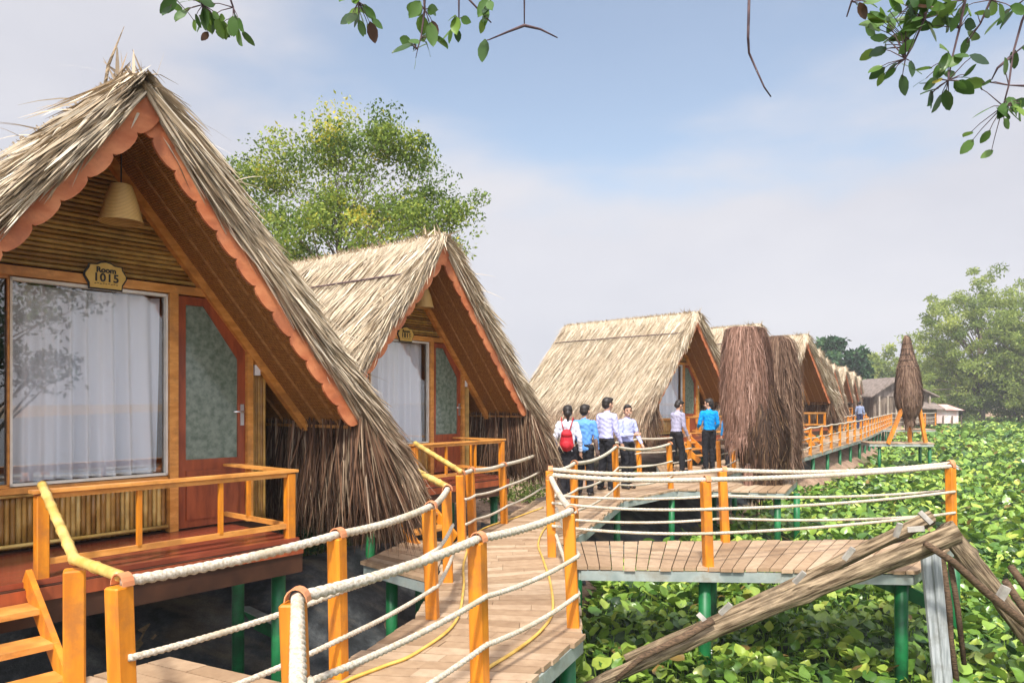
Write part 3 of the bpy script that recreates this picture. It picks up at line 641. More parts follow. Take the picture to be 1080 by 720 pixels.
    for i in range(5):
        j = (i + 1) % 5; Fd += [(i, j, 5 + j, 5 + i), (10 + j, 10 + i, 15 + i, 15 + j), (j, i, 10 + i, 10 + j), (5 + i, 5 + j, 15 + j, 15 + i)]
    dr.add(V, Fd); dr.box(((a + b) / 2, .028, .30), (b - a - 2 * fw, .014, .44)); door = B(dr, 'door', redwood)
    m = MB(); m.prism(inner, (0, .004, 0), (1, 0, 0), (0, 0, 1), .006); B(m, 'pane', doorglass_m, door)
    m = MB(); hx = b - .037; m.box((hx, .03, 1.02), (.035, .012, .20)); m.tube([(hx, .03, 1.05), (hx, .07, 1.05), (hx - .015, .08, 1.05), (hx - .11, .08, 1.05)], .009, 8); B(m, 'handle', metal_m, door)
    m = MB(); m.box((U['xdr'] + .12, .03, 1.45), (.06, .025, .10)); B(m, 'switch_box', plastic_m)
    # hanging lamp
    lz = 2.66; ly = .50; m = MB()
    prof = [(.04, .18), (.075, .17), (.09, .13), (.125, .02), (.15, -.09), (.162, -.12)]; n_ = 24
    for (r1, z1), (r2, z2) in zip(prof[:-1], prof[1:]):
        V = [(r * math.cos(2 * math.pi * k / n_), ly + r * math.sin(2 * math.pi * k / n_), lz + z) for r, z in ((r1, z1), (r2, z2)) for k in range(n_)]
        m.add(V, [(k, (k + 1) % n_, n_ + (k + 1) % n_, n_ + k) for k in range(n_)], .6, True)
    lamp = B(m, 'lamp_shade', lamp_m); m = MB(); m.tube([(0, ly, lz + .19), (0, ly, H - .09)], .006, 5); B(m, 'cord', black_m)
    # porch
    p, pr, rz = U['p'], U['pr'], U['rz']
    m = MB(); 
    for i in range(9): m.box((-.18, .06 + (i + .5) * 1.08 / 9, -.02), (2.72, 1.08 / 9 - .004, .035))
    B(m, 'porch_floor', floor_m)
    m = MB(); m.box((-.18, p + .06, -.165), (2.74, .045, .25)); m.box((pr + .02, .55, -.165), (.04, 1.0, .24)); m.box((-1.53, .55, -.165), (.04, 1.0, .24)); m.box((-.18, .55, -.1), (2.6, .9, .1)); B(m, 'porch_beam', darkbeam)
    m = MB(); m.box((-.18, p + .092, -.09), (2.74, .012, .085)); B(m, 'porch_fascia', redwood)
    for (x, y) in ((pr, p), (-.74, p)):
        m = MB(); m.box((x, y, (rz - .32) / 2), (.075, .075, rz + .28), ch=.006); B(m, 'porch_post', orange)
    m = MB(); m.box(((pr - .74) / 2, p, rz), (pr + .74 + .12, .09, .022)); m.box(((pr - .74) / 2, p, rz - .032), (pr + .74, .045, .035)); m.box((pr, p / 2 + .02, rz - .0), (.09, p - .13, .022))
    m.box(((pr - .74) / 2, p, .10), (pr + .74, .03, .04)); m.box((pr, p / 2, .10), (.03, p - .1, .04))
    B(m, 'porch_rail', rail_or)
    for x in (-.12, .5): m = MB(); m.box((x, p, rz / 2 + .04), (.032, .03, rz - .12)); B(m, 'baluster', orange)
    m = MB(); m.box((pr, .45, rz / 2 + .04), (.03, .032, rz - .12)); B(m, 'baluster', orange)
    # stairs and bamboo handrails
    for x in (-.84, -1.52): m = MB(); m.bar((x, p + .05, .03), (x, p + .86, -.60), .035, .13); B(m, 'stringer', orange)
    for i in range(3): m = MB(); zz = -.14 - i * .16; m.box((-1.18, p + .22 + i * .23, zz), (.70, .22, .035)); B(m, 'tread', rail_or)
    for x, y in ((-1.5, -.3), (1.1, .95), (-1.4, .95), (1.45, -.3), (-1.45, -3.4), (1.45, -3.4)): m = MB(); m.tube([(x, y, -2.0), (x, y, -.1)], .06, 10); B(m, 'pile', green_m)
    if sign:
        pl = MB(); c = (.06, .062, U['dt'] + .075); sx, sz = .155, .10
        hw = [(-.78, -1), (.78, -1), (.80, -.62), (1.0, -.1), (1.0, .12), (.80, .6), (.78, .82), (.42, .86), (.25, 1.02), (0, 1.1), (-.25, 1.02), (-.42, .86), (-.78, .82), (-.80, .6), (-1.0, .12), (-1.0, -.1), (-.80, -.62)]
        pl.prism([(x * sx * 1.09, z * sz * 1.13) for x, z in hw], (c[0], c[1], c[2]), (1, 0, 0), (0, 0, 1), .012); ob = B(pl, 'sign', black_m)
        pl = MB(); pl.prism([(x * sx, z * sz) for x, z in hw], (c[0], c[1] + .009, c[2]), (1, 0, 0), (0, 0, 1), .012); B(pl, 'sign_face', sign_m, ob)
        for txt, size, dz, wd in (('Room', .062, .028, 1.0), (sign, .092, -.045, 1.12)):
            cu = bpy.data.curves.new('lettering', 'FONT'); cu.body = txt; cu.size = size; cu.align_x = 'CENTER'; cu.extrude = .002; cu.offset = .0022; cu.space_character = wd
            tmp = bpy.data.objects.new('tmp', cu); COL.objects.link(tmp); dg = bpy.context.evaluated_depsgraph_get(); me = bpy.data.meshes.new_from_object(tmp.evaluated_get(dg)); bpy.data.objects.remove(tmp)
            me.transform(Matrix.Translation((c[0], -(c[1] + .0115), c[2] + dz)) @ Matrix.Rotation(R(90), 4, 'X'))
            me.materials.clear(); q = bpy.data.objects.new('lettering', me); link(q, 'lettering', black_m, ob)
        m = MB()
        for k in range(9): m.box((c[0] + .085 - k * .021, c[1] + .011, c[2] - .066 + .004 * (k % 2)), (.012, .004, .005))
        B(m, 'ornament_line', darkbeam, ob)
    return t
def glass(name, col, rough, mixf):
    m, nt, b = new_mat(name); nt.nodes.remove(b)
    tr = nt.nodes.new('ShaderNodeBsdfTransparent'); tr.inputs[0].default_value = (*col, 1)
    gl = nt.nodes.new('ShaderNodeBsdfGlossy'); gl.inputs['Roughness'].default_value = rough
    ms = nt.nodes.new('ShaderNodeMixShader'); ms.inputs[0].default_value = mixf
    nt.links.new(tr.outputs[0], ms.inputs[1]); nt.links.new(gl.outputs[0], ms.inputs[2]); nt.links.new(ms.outputs[0], nt.nodes['Material Output'].inputs[0]); return m
glass_m = glass('window_glass', (.99, .99, .99), .01, .15)
def door_glass():
    m, nt, b = new_mat('frosted_door_glass'); n = noise(nt, 14, 6)
    nt.links.new(ramp(nt, n, [(.35, (.10, .14, .10)), (.65, (.22, .27, .21))]), b.inputs['Base Color']); b.inputs['Roughness'].default_value = .12; b.inputs['Specular IOR Level'].default_value = .7
    bump(nt, b, n, .2, .003); return m
doorglass_m = door_glass()
def curtain_mat():
    m, nt, b = new_mat('sheer_curtain'); b.inputs['Base Color'].default_value = (.90, .94, .99, 1); b.inputs['Roughness'].default_value = .9
    tl = nt.nodes.new('ShaderNodeBsdfTranslucent'); tl.inputs[0].default_value = (.8, .84, .9, 1)
    tr = nt.nodes.new('ShaderNodeBsdfTransparent'); m1 = nt.nodes.new('ShaderNodeMixShader'); m1.inputs[0].default_value = .10; m2 = nt.nodes.new('ShaderNodeMixShader'); m2.inputs[0].default_value = .05
    nt.links.new(b.outputs[0], m1.inputs[1]); nt.links.new(tl.outputs[0], m1.inputs[2]); nt.links.new(m1.outputs[0], m2.inputs[1]); nt.links.new(tr.outputs[0], m2.inputs[2]); nt.links.new(m2.outputs[0], nt.nodes['Material Output'].inputs[0]); return m
curtain_m = curtain_mat()
def lamp_mat():
    m, nt, b = new_mat('woven_lamp'); tc = nt.nodes.new('ShaderNodeTexCoord'); w = nt.nodes.new('ShaderNodeTexWave'); w.bands_direction = 'Z'; w.inputs['Scale'].default_value = 28; w.inputs['Distortion'].default_value = 1
    nt.links.new(tc.outputs['Object'], w.inputs[0]); c = ramp(nt, w.outputs[0], [(.1, (.36, .19, .05)), (.7, (.70, .44, .15))]); nt.links.new(c, b.inputs['Base Color']); bump(nt, b, w.outputs[0], .5, .006); return m
lamp_m = lamp_mat()
# local +x runs along the front, local +y is the direction the front faces
HUTS = [(-3.43, 6.08, 39.6, .56, 'nearest and largest thatched hut with scalloped bargeboards and the sign Room 1015', '1015', 64000),
        (-1.71, 11.3, 38.6, .56, 'second thatched hut, sign Room 1016, in front of the big tree', '1016', 52000)]
def place_hut(t, X, Y, th, z):
    t.location = (X, Y, z); t.rotation_euler = (0, 0, R(90 - th))
for X, Y, th, z, lab, sg, n in HUTS:
    h = make_hut(lab, int(X * 10) % 97 + 5, n, sg); place_hut(h, X, Y, th, z); h['group'] = 'thatched huts along the walkway'
    if sg == '1015': hut1 = h
    else: hut2 = h

far_hut = make_hut('third thatched hut, seen from its side, behind the people in pale shirts', 31, 42000)
place_hut(far_hut, 4.71, 22.0, 46.3, .73); far_hut['group'] = 'thatched huts along the walkway'
def apex_spot(px, py, th, z0=.73):
    d = F * (z0 + U['H'] - EYE) / (424 - py); x = (px - 540) * d / F; n = (math.cos(R(th)), -math.sin(R(th)))
    return x - U['o'] * n[0], d - U['o'] * n[1]
for px, py, th, lab in ((800, 347, 47, 'fourth thatched hut, half hidden behind the shaggy reddish coir figure'),
        (850, 357, 48, 'fifth thatched hut, its open gable showing just right of the coir figures'),
        (863, 372, 46, 'sixth thatched hut, a slice of roof right behind the fifth hut'),
        (871, 381, 44, 'seventh thatched hut in the dense row left of the far walker'),
        (879, 386.5, 42, 'eighth thatched hut in the dense row left of the far walker'),
        (891, 389, 40, 'ninth thatched hut, with a pale ridge, above the far walker'),
        (900, 394, 38, 'tenth thatched hut, second from the end of the row'),
        (906, 398.5, 36, 'last and smallest thatched hut of the row, by the round dark green tree')):
    c = copy_tree(far_hut); c['label'] = lab; x, y = apex_spot(px, py, th); place_hut(c, x, y, th, .73)
# bamboo handrails from the huts' porches down to the walkway posts
def hw(h, x, y, z):
    a = h.rotation_euler[2]; return Vector((h.location.x + x * math.cos(a) + y * math.sin(a), h.location.y + x * math.sin(a) - y * math.cos(a), h.location.z + z))
def bamboo_rail(lab, pts, r=.027):
    m = MB(); Q = []; rad = []
    for a, b in zip(pts[:-1], pts[1:]):
        a = Vector(a); b = Vector(b); n = max(2, int((b - a).length / .2))
        for i in range(n):
            for dt, k in ((0, 1.18), (.02, 1), (.17, 1)): Q.append(a.lerp(b, min(1, (i + dt / .2) / n))); rad.append(r * k)
    Q.append(Vector(pts[-1])); rad.append(r); m.tube(Q, rad, 9)
    return tag(m.build('bamboo_handrail', bamboo_rail_m), lab, 'handrail', 'bamboo handrails')
bamboo_rail('yellow bamboo handrail bending down from the nearest hut porch to the first rope post', [hw(hut1, -.74, 1.1, .60), (-2.23, 3.77, .90), (-1.80, 3.40, .90)])
bamboo_rail('upper bamboo handrail of the second hut stairs, right of the stairs', [hw(hut2, -.74, 1.1, .58), (-.60, 8.72, .88)], .032)
bamboo_rail('lower bamboo handrail of the second hut stairs, left of the stairs', [hw(hut2, -1.55, 1.1, .58), (-.62, 7.02, .90)], .032)
m = MB(); m.box((-2.23, 3.77, .35), (.1, .1, 1.0), .5, ch=.008); tag(m.build('handrail_post', orange), 'square orange post carrying the bend of the nearest bamboo handrail', 'post')
# landings between stairs and walkway
L1 = platform('stair_landing', 'small plank landing at the foot of the nearest hut stairs', [(-1.25, 4.42), (-1.98, 3.1), (-3.3, 3.75), (-2.3, 4.95)], [(-2.2, 4.6), (-2.9, 3.9)])
L2 = platform('stair_landing', 'small plank landing at the foot of the second hut stairs', [(-.76, 7.05), (-.76, 8.95), (-1.25, 9.2), (-1.62, 7.9)], [(-1.3, 8.0), (-1.1, 8.9)])
L3 = platform('stair_landing', 'small plank landing at the foot of the third hut stairs', [(3.6, 17.9), (4.3, 18.85), (4.6, 20.3), (3.9, 20.0)], [(4.0, 19.5)])
# a loose dry frond stalk standing up beside the nearest ridge
m = MB(); a = hw(hut1, -.25, .75, 3.25); b = pixd(131, 28, a.y + .1); mid = a.lerp(b, .5) + Vector((-.03, 0, .03)); m.tube([a, mid, b], [.02, .026, .004], 6, flat=.3)
tag(m.build('dry_frond', log_m), 'long dry frond stalk sticking up from the ridge of the nearest hut', 'frond')

# ------------------------------------------------------------------ shaggy coir figures
def shag(prof, n, ln, seed, aspect=1, power=1, wd=.008, jit=.02, tilt=(0, 0), k=5, amp=.0, dark=None, a_rng=None):
    """strands that follow a profile [(z, r)] downwards round a (super)elliptic footprint"""
    g = np.random.default_rng(seed); z = np.array([p[0] for p in prof]); r = np.array([p[1] for p in prof])
    s = np.concatenate([[0], np.cumsum(np.hypot(np.diff(z), np.diff(r)))]); T = s[-1]
    wts = np.interp(np.linspace(0, T, 200), s, r) + .03; cdf = np.cumsum(wts) / wts.sum(); u = np.interp(g.random(n), cdf, np.linspace(0, T, 200))
    th = g.uniform(0, 2 * math.pi, n); t = np.linspace(0, 1, k)[None]; L = g.lognormal(math.log(ln), .45, n)
    a = u[:, None] + L[:, None] * t; over = np.clip(a - T, 0, None) * .45; aa = np.minimum(a, T)
    rr = np.interp(aa, s, r) + g.uniform(0, jit, n)[:, None] + jit * t * g.uniform(0, 2, n)[:, None]; zz = np.interp(aa, s, z) - over
    ta = th[:, None] + g.normal(0, .10, n)[:, None] * t + g.normal(0, .02, (n, k))
    rr = rr * (1 + amp * np.sin(ta * 3 + seed) + amp * .6 * np.sin(ta * 7 + zz * 2) + amp * .8 * np.sin(ta * 13 + zz * 1.3) * (zz < prof[0][0] - .3)) + (g.random(n) < .05)[:, None] * g.uniform(0, .12, n)[:, None] * t
    c, sn = np.cos(ta), np.sin(ta); e = 1 / power
    x = np.sign(c) * np.abs(c) ** e * rr; y = np.sign(sn) * np.abs(sn) ** e * rr * aspect
    P = np.stack([x + tilt[0] * zz, y + tilt[1] * zz, zz], -1)
    w = g.uniform(.5, 1.3, n)[:, None] * wd * np.array([.6, 1, 1, .9, .2])[None]
    pa = g.normal(0, .6, n)[:, None]; tx = -np.sin(ta); ty = np.cos(ta)
    Wd = np.stack([tx * w, ty * w, pa * w * .3], -1); V, Q = ribbons(P, Wd)
    return V, Q, dict(rnd=np.repeat(np.clip(g.normal(.5, .25, n), 0, 1), k * 2), old=np.zeros(n * k * 2))
def core(mb, prof, aspect, power, k=.93, tilt=(0, 0), n=20):
    vs = []; e = 1 / power
    for z, r in prof:
        for i in range(n):
            a = 2 * math.pi * i / n; c, s = math.cos(a), math.sin(a)
            vs.append((math.copysign(abs(c) ** e, c) * r * k + tilt[0] * z, math.copysign(abs(s) ** e, s) * r * aspect * k + tilt[1] * z, z))
    m = len(prof); mb.add(vs, [(i * n + j, (i + 1) * n + j, (i + 1) * n + (j + 1) % n, i * n + (j + 1) % n) for i in range(m - 1) for j in range(n)] + [tuple(range(n)), tuple(reversed(range((m - 1) * n, m * n)))], .1, True)
core_m = simple('coir_core', (.02, .012, .008), (.05, .03, .02), 9, .95)
def shaggy(name, label, cat, loc, parts, rz=0):
    t = thing(name, label, cat, loc, rz)
    for nm, mat, prof, aspect, power, off, n, ln, seed, wd, jit, amp in parts:
        m = MB(); core(m, prof, aspect, power); o = m.build(nm + '_core', core_m, t, world=False); o.location = off
        V, Q, A = shag(prof, n, ln, seed, aspect, power, wd, jit, amp=amp); o = np_obj(nm, V, Q, mat, t, A); o.location = off
    return t
Lp = [(3.12, .02), (3.15, .25), (3.10, .41), (2.6, .455), (1.9, .48), (1.3, .44), (.98, .38)]
Rp = [(3.04, .02), (3.05, .15), (2.9, .28), (2.3, .34), (1.5, .37), (.8, .36), (.5, .33)]
Cp = [(2.95, .10), (2.0, .2), (1.5, .42), (1.1, .50), (.7, .47), (.3, .36), (.0, .28)]
shaggy('coir_figure', 'big shaggy twin column figure of reddish and black coir on the side platform', 'figure', (5.05, 15.5, 0), [
    ('left_skirt', coir_pink, [(z_, r_ * .94) for z_, r_ in Lp], .9, 1.3, (-.22, -.05, .12), 10000, .6, 3, .007, .06, .07),
    ('right_skirt', coir_brown, Rp, 1.4, 1.3, (.66, .25, .05), 8500, .6, 4, .007, .07, .08),
    ('dark_middle', coir_dark, Cp, .9, 1.2, (.20, -.10, 0), 10000, .5, 5, .008, .06, .09),
    ('tail', coir_pink, [(.55, .05), (.3, .10), (.02, .07)], 1, 1, (-.25, -.42, -.1), 260, .3, 6, .008, .02, .03)])
COL.objects['coir_figure'].scale = (.88, .88, 1)
# (a white pipe stands at the platform's back corner)
m = MB(); m.tube([(6.15, 16.0, 0), (6.15, 16.0, .62)], .02, 7); m.tube([(6.15, 16.0, .3), (5.8, 16.2, .3)], .018, 6)
tag(m.build('white_pipe', cream_m), 'thin white pipe upright at the corner of the coir figures platform', 'pipe')
Kp = [(4.52, .02), (4.45, .08), (4.0, .16), (3.5, .26), (3.15, .36), (2.6, .43), (2.0, .48), (1.55, .44), (1.2, .30), (.98, .15)]
cone = shaggy('cone_figure', 'tall cone shaped coir figure standing on orange legs over the pond', 'figure', (16.7, 31.0, 0), [
    ('coir_skirt', coir_brown, Kp[3:], 1, 1, (0, 0, 0), 7000, .5, 8, .013, .03, .05), ('straw_cap', coir_brown, Kp[:5], 1, 1, (0, 0, 0), 2500, .25, 18, .014, .03, .02)])
cone.rotation_euler[1] = R(-2)
for z in (3.2, 3.45, 3.7, 3.92, 4.15):
    m = MB(); r = float(np.interp(z, [3.15, 3.5, 4.0, 4.45], [.41, .31, .20, .12])); m.tube([(r * math.cos(a * math.pi / 8), r * math.sin(a * math.pi / 8), z) for a in range(17)], .022, 5); m.build('band', core_m, cone, world=False)
for (x0, z0, x1, z1, yy) in ((-.35, 1.45, -1.05, 0.0, -.2), (.38, 1.45, .55, 0.0, -.15), (.1, 1.4, .25, 0, .5)):
    m = MB(); m.bar((x0, yy * .5, z0), (x1, yy, z1), .13, .13, (0, 1, 0)); m.build('leg', orange, cone, world=False)

# ------------------------------------------------------------------ log ladder by the side platform
def log(mb, a, b, r0, r1, seed, n=20, m=60, knots=6):
    g = random.Random(seed); a = Vector(a); b = Vector(b); d = (b - a).normalized(); x = d.cross(Vector((0, 0, 1))).normalized(); y = d.cross(x)
    V = []; ph = [g.uniform(0, 6) for _ in range(6)]; kn = [(g.uniform(.1, .9), g.uniform(0, 6.28)) for _ in range(knots)]
    for i in range(m + 1):
        t = i / m; c = a.lerp(b, t) + x * .02 * math.sin(5 * t + ph[0]) + y * .025 * math.sin(4 * t + ph[1])
        for k in range(n):
            th = 2 * math.pi * k / n; r = r0 + (r1 - r0) * t
            r *= 1 + .12 * math.sin(2 * th + ph[2] + 2 * t) + .07 * math.sin(5 * th + ph[3] - 3 * t) + .05 * math.sin(19 * t + ph[4] + math.sin(th)) + .03 * math.sin(47 * t + 3 * th)
            for kt, ka in kn: r += .35 * r0 * math.exp(-((t - kt) / .02) ** 2 - (1 - math.cos(th - ka)) * 5)
            V.append(c + x * r * math.cos(th) + y * r * math.sin(th))
    mb.add(V, [(i * n + k, i * n + (k + 1) % n, (i + 1) * n + (k + 1) % n, (i + 1) * n + k) for i in range(m) for k in range(n)] + [tuple(reversed(range(n))), tuple(range(m * n, (m + 1) * n))], None, True)
lad = thing('log_ladder', 'rough two log ladder slanting up from the pond leaves to the platform corner', 'ladder', tuple(pixd(1005, 560, 7.0)))
A0, A1 = pixd(596, 735, 6.85), pixd(1008, 560, 6.85); B0, B1 = pixd(660, 696, 7.12), pixd(982, 546, 7.12)
m = MB(); log(m, A0, A1, .06, .092, 3); m.build('log', log_m, lad); m = MB(); log(m, B0, B1, .05, .075, 8); m.build('log', log_m, lad)
for (x, y, an) in ((765, 645, 50), (843, 612, 55), (895, 587, 60), (947, 562, 82), (742, 656, -45), (976, 549, -50), (966, 561, 8)):
    c = pixd(x, y, 6.88) + Vector((0, 0, .03)); a_ = R(an); m = MB(); v = Vector((math.cos(a_), -.35, math.sin(a_))).normalized(); m.bar(c - v * .07, c + v * .07, .045, .032, (0, 1, 0)); m.build('rung', plank_end, lad)
m = MB(); m.tube([pixd(650, 716, 6.72), pixd(678, 692, 6.72), pixd(720, 672, 6.72), pixd(752, 654, 6.76)], [.02, .028, .035, .035], 9); m.build('side_branch', stick_m, lad)
tre = thing('log_trestle', 'log prop slanting down to the right from the top of the log ladder', 'trestle', tuple(pixd(1000, 565, 7.1)))
m = MB(); log(m, pixd(994, 556, 7.2), pixd(1135, 738, 7.1), .09, .085, 11); m.build('log', log_b, tre)
m = MB(); m.tube([pixd(976, 573, 6.72), pixd(1005, 592, 6.8), pixd(1040, 624, 6.88), pixd(1085, 660, 6.9), pixd(1130, 698, 7.0)], [.028, .034, .038, .042, .045], 9); m.build('stick', stick_m, tre)
c = pixd(1057, 626, 6.9); v = Vector((.35, -.2, .9)).normalized(); m = MB(); m.bar(c - v * .08, c + v * .08, .07, .05, (0, 1, 0)); m.build('rung', plank_end, tre)
bd = thing('board_post', 'two weathered grey boards standing upright under the top of the log ladder', 'post', (3.95, 7.2, -1.3))
for x0, x1 in ((975, 991), (986, 1001)):
    m = MB(); a = pixd(x0, 578, 7.25); b = pixd(x1, 735, 7.25); m.bar(a, b, .028, .098, (1, .25, 0)); m.build('board', greyboard, bd)
for lab, P, r_ in (('dark crooked stick upright just right of the grey boards', [(994, 588, 7.3), (1001, 640, 7.3), (1003, 675, 7.3), (1011, 735, 7.3)], .028), ('second crooked stick beside the green pile under the trestle', [(1002, 590, 7.35), (1010, 640, 7.35), (1017, 700, 7.35)], .025),
                  ('leaning broken stick at the right edge of the photo, upper one', [(1066, 597, 7.6), (1083, 620, 7.6), (1112, 655, 7.6)], .035), ('leaning broken stick at the right edge of the photo, lower one', [(1060, 612, 7.5), (1082, 645, 7.5), (1110, 690, 7.5)], .035)):
    m = MB(); m.tube([pixd(*p) for p in P], [r_ * (1 + .15 * (k % 2)) for k in range(len(P))], 9); tag(m.build('stick', stick_m), lab, 'stick')
# steel beam lying low under the nearest hut, with a small light flange
sb_ = thing('steel_beam', 'dark green steel beam slanting low beneath the nearest hut towards the walkway', 'beam', tuple(pix(160, 600, -.55)))
a, b = pix(150, 597, -.55), pix(310, 674, -.72); m = MB(); m.bar(a, b, .05, .16); m.build('web', green_m, sb_); m = MB(); up_ = Vector((0, 0, .09)); m.bar(a + up_, b + up_, .12, .012); m.build('flange', steel_m, sb_)
# ------------------------------------------------------------------ pond leaves
def pond():
    g = np.random.default_rng(5); bands = [(2.8, 14, 150, .071, 1), (14, 26, 60, .088, 1), (26, 55, 18, .125, .5), (55, 135, 4.5, .22, .35)]
    parts = []
    for y0, y1, dens, size, hgt in bands:
        xr = .78 * y1 + 3.5; xl = -1.0; n = int((y1 - y0) * (xr - xl) * dens)
        X = g.uniform(xl, xr, n); Y = g.uniform(y0, y1, n)
        clump = .5 + .5 * np.sin(X * 2.1 + 1.3 * np.sin(Y * 1.7)) * np.sin(Y * 2.3 + 1.1 * np.sin(X * 1.9))
        big = .5 + .5 * np.sin(X * .33 + Y * .21) * np.sin(Y * .27 - X * .18)
        D = bank_dist(X, Y); k = (X < .78 * Y + 3.2) & (X > path_right(Y) - .15) & (D < -1.3) & (g.random(n) < .35 + .65 * clump)
        X, Y, clump, big = X[k], Y[k], clump[k], big[k]; n = len(X)
        sz = size * g.lognormal(0, .22, n); Z = -1.20 + (.03 + .24 * clump * g.random(n) + .06 * g.random(n)) * (1 if y1 < 60 else 1.3)
        az = g.uniform(0, 2 * math.pi, n); tilt = g.uniform(.05, 1.05, n)            # direction of the leaf tip, pitch above the horizontal
        roll = g.normal(0, .35, n)
        f = np.stack([np.cos(az) * np.cos(tilt), np.sin(az) * np.cos(tilt), np.sin(tilt)], -1)
        s0 = np.stack([-np.sin(az), np.cos(az), 0 * az], -1); u0 = np.cross(f, s0)
        s = s0 * np.cos(roll)[:, None] + u0 * np.sin(roll)[:, None]; u = np.cross(f, s); u *= np.sign(u[:, 2:3] + 1e-6)
        near = y1 < 30
        rows = [(0, .42), (.25, .95), (.52, .95), (.80, .58), (1.04, .06)] if near else [(0, .3), (.45, 1.0), (1.0, .2)]
        cols = [-1, -.5, 0, .5, 1] if near else [-1, 0, 1]
        V = np.zeros((n, len(rows), len(cols), 3)); cup = g.uniform(.05, .75, n); wr = g.uniform(.36, .54, n)
        for i, (t, w_) in enumerate(rows):
            for j, c in enumerate(cols):
                lift = cup * abs(c) * w_ * .55 + .10 * np.sin(az * 5 + t * 7 + c * 3) - .35 * cup * (t - .35) ** 2 * 2
                V[:, i, j] = np.stack([X, Y, Z], -1) + sz[:, None] * 2 * ((t - .1) * f) + (sz * 2 * wr * w_ * c)[:, None] * s + (sz * lift)[:, None] * u
        b = np.arange(n)[:, None] * (len(rows) * len(cols)); R_, C_ = len(rows), len(cols)
        q = np.array([[i * C_ + j, i * C_ + j + 1, (i + 1) * C_ + j + 1, (i + 1) * C_ + j] for i in range(R_ - 1) for j in range(C_ - 1)])
        Q = (b[:, :, None] + q[None]).reshape(-1, 4)
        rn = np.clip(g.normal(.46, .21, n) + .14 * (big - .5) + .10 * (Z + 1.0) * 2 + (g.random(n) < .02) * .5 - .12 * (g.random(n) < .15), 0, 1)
        parts.append((V.reshape(-1, 3), Q, dict(rnd=np.repeat(rn, R_ * C_))))
    k = slice(0, 9000); (Vn, Qn, An) = parts[0]; base = Vn.reshape(-1, 25, 3)[:, 2]; n = len(base); t3 = np.linspace(0, 1, 3)[None]
    rt = base + np.stack([g.normal(0, .05, n), g.normal(0, .05, n), np.full(n, -.3)], -1); P = rt[:, None] * (1 - t3[..., None]) + base[:, None] * t3[..., None]; an = g.uniform(0, 3.14, n); wv = np.stack([np.cos(an), np.sin(an), 0 * an], -1)[:, None] * np.array([.011, .008, .006])[None, :, None]
    V, Q = ribbons(P, wv); parts.append((V, Q, dict(rnd=np.full(len(V), .5))))
    V, Q, A = joinq(parts); o = np_obj('water_hyacinth', V, Q, pondleaf_m, None, A, True)
    return tag(o, 'dense carpet of broad green water hyacinth leaves covering the pond', 'water hyacinth', kind='stuff')
pond()
hm, nt_, b_ = new_mat('leaf_mat'); c_ = ramp(nt_, noise(nt_, 5, 8, rough=.7), [(.35, (.008, .018, .006)), (.55, (.03, .07, .015)), (.75, (.10, .17, .03))]); nt_.links.new(c_, b_.inputs['Base Color']); b_.inputs['Roughness'].default_value = .8
mx_ = np.array([(x, y) for y in (2.5, 8, 14, 20, 30, 45, 60, 90, 140) for x in (0, 1)], float); V_ = []
for y in (2.5, 8, 11, 14, 17, 20, 30, 45, 60, 90, 140): xr_ = float(path_right(y)) - (0 if y < 56 else -.1 * (y - 56)); V_ += [(xr_ + .1, y, -1.19), (y * .9 + 12, y, -1.19)]
m = MB(); m.add(V_, [(2 * i, 2 * i + 1, 2 * i + 3, 2 * i + 2) for i in range(10)]); tag(m.build('pond_weed', hm), 'dark matted stems and weed under the hyacinth leaves', 'pond weed', kind='stuff')

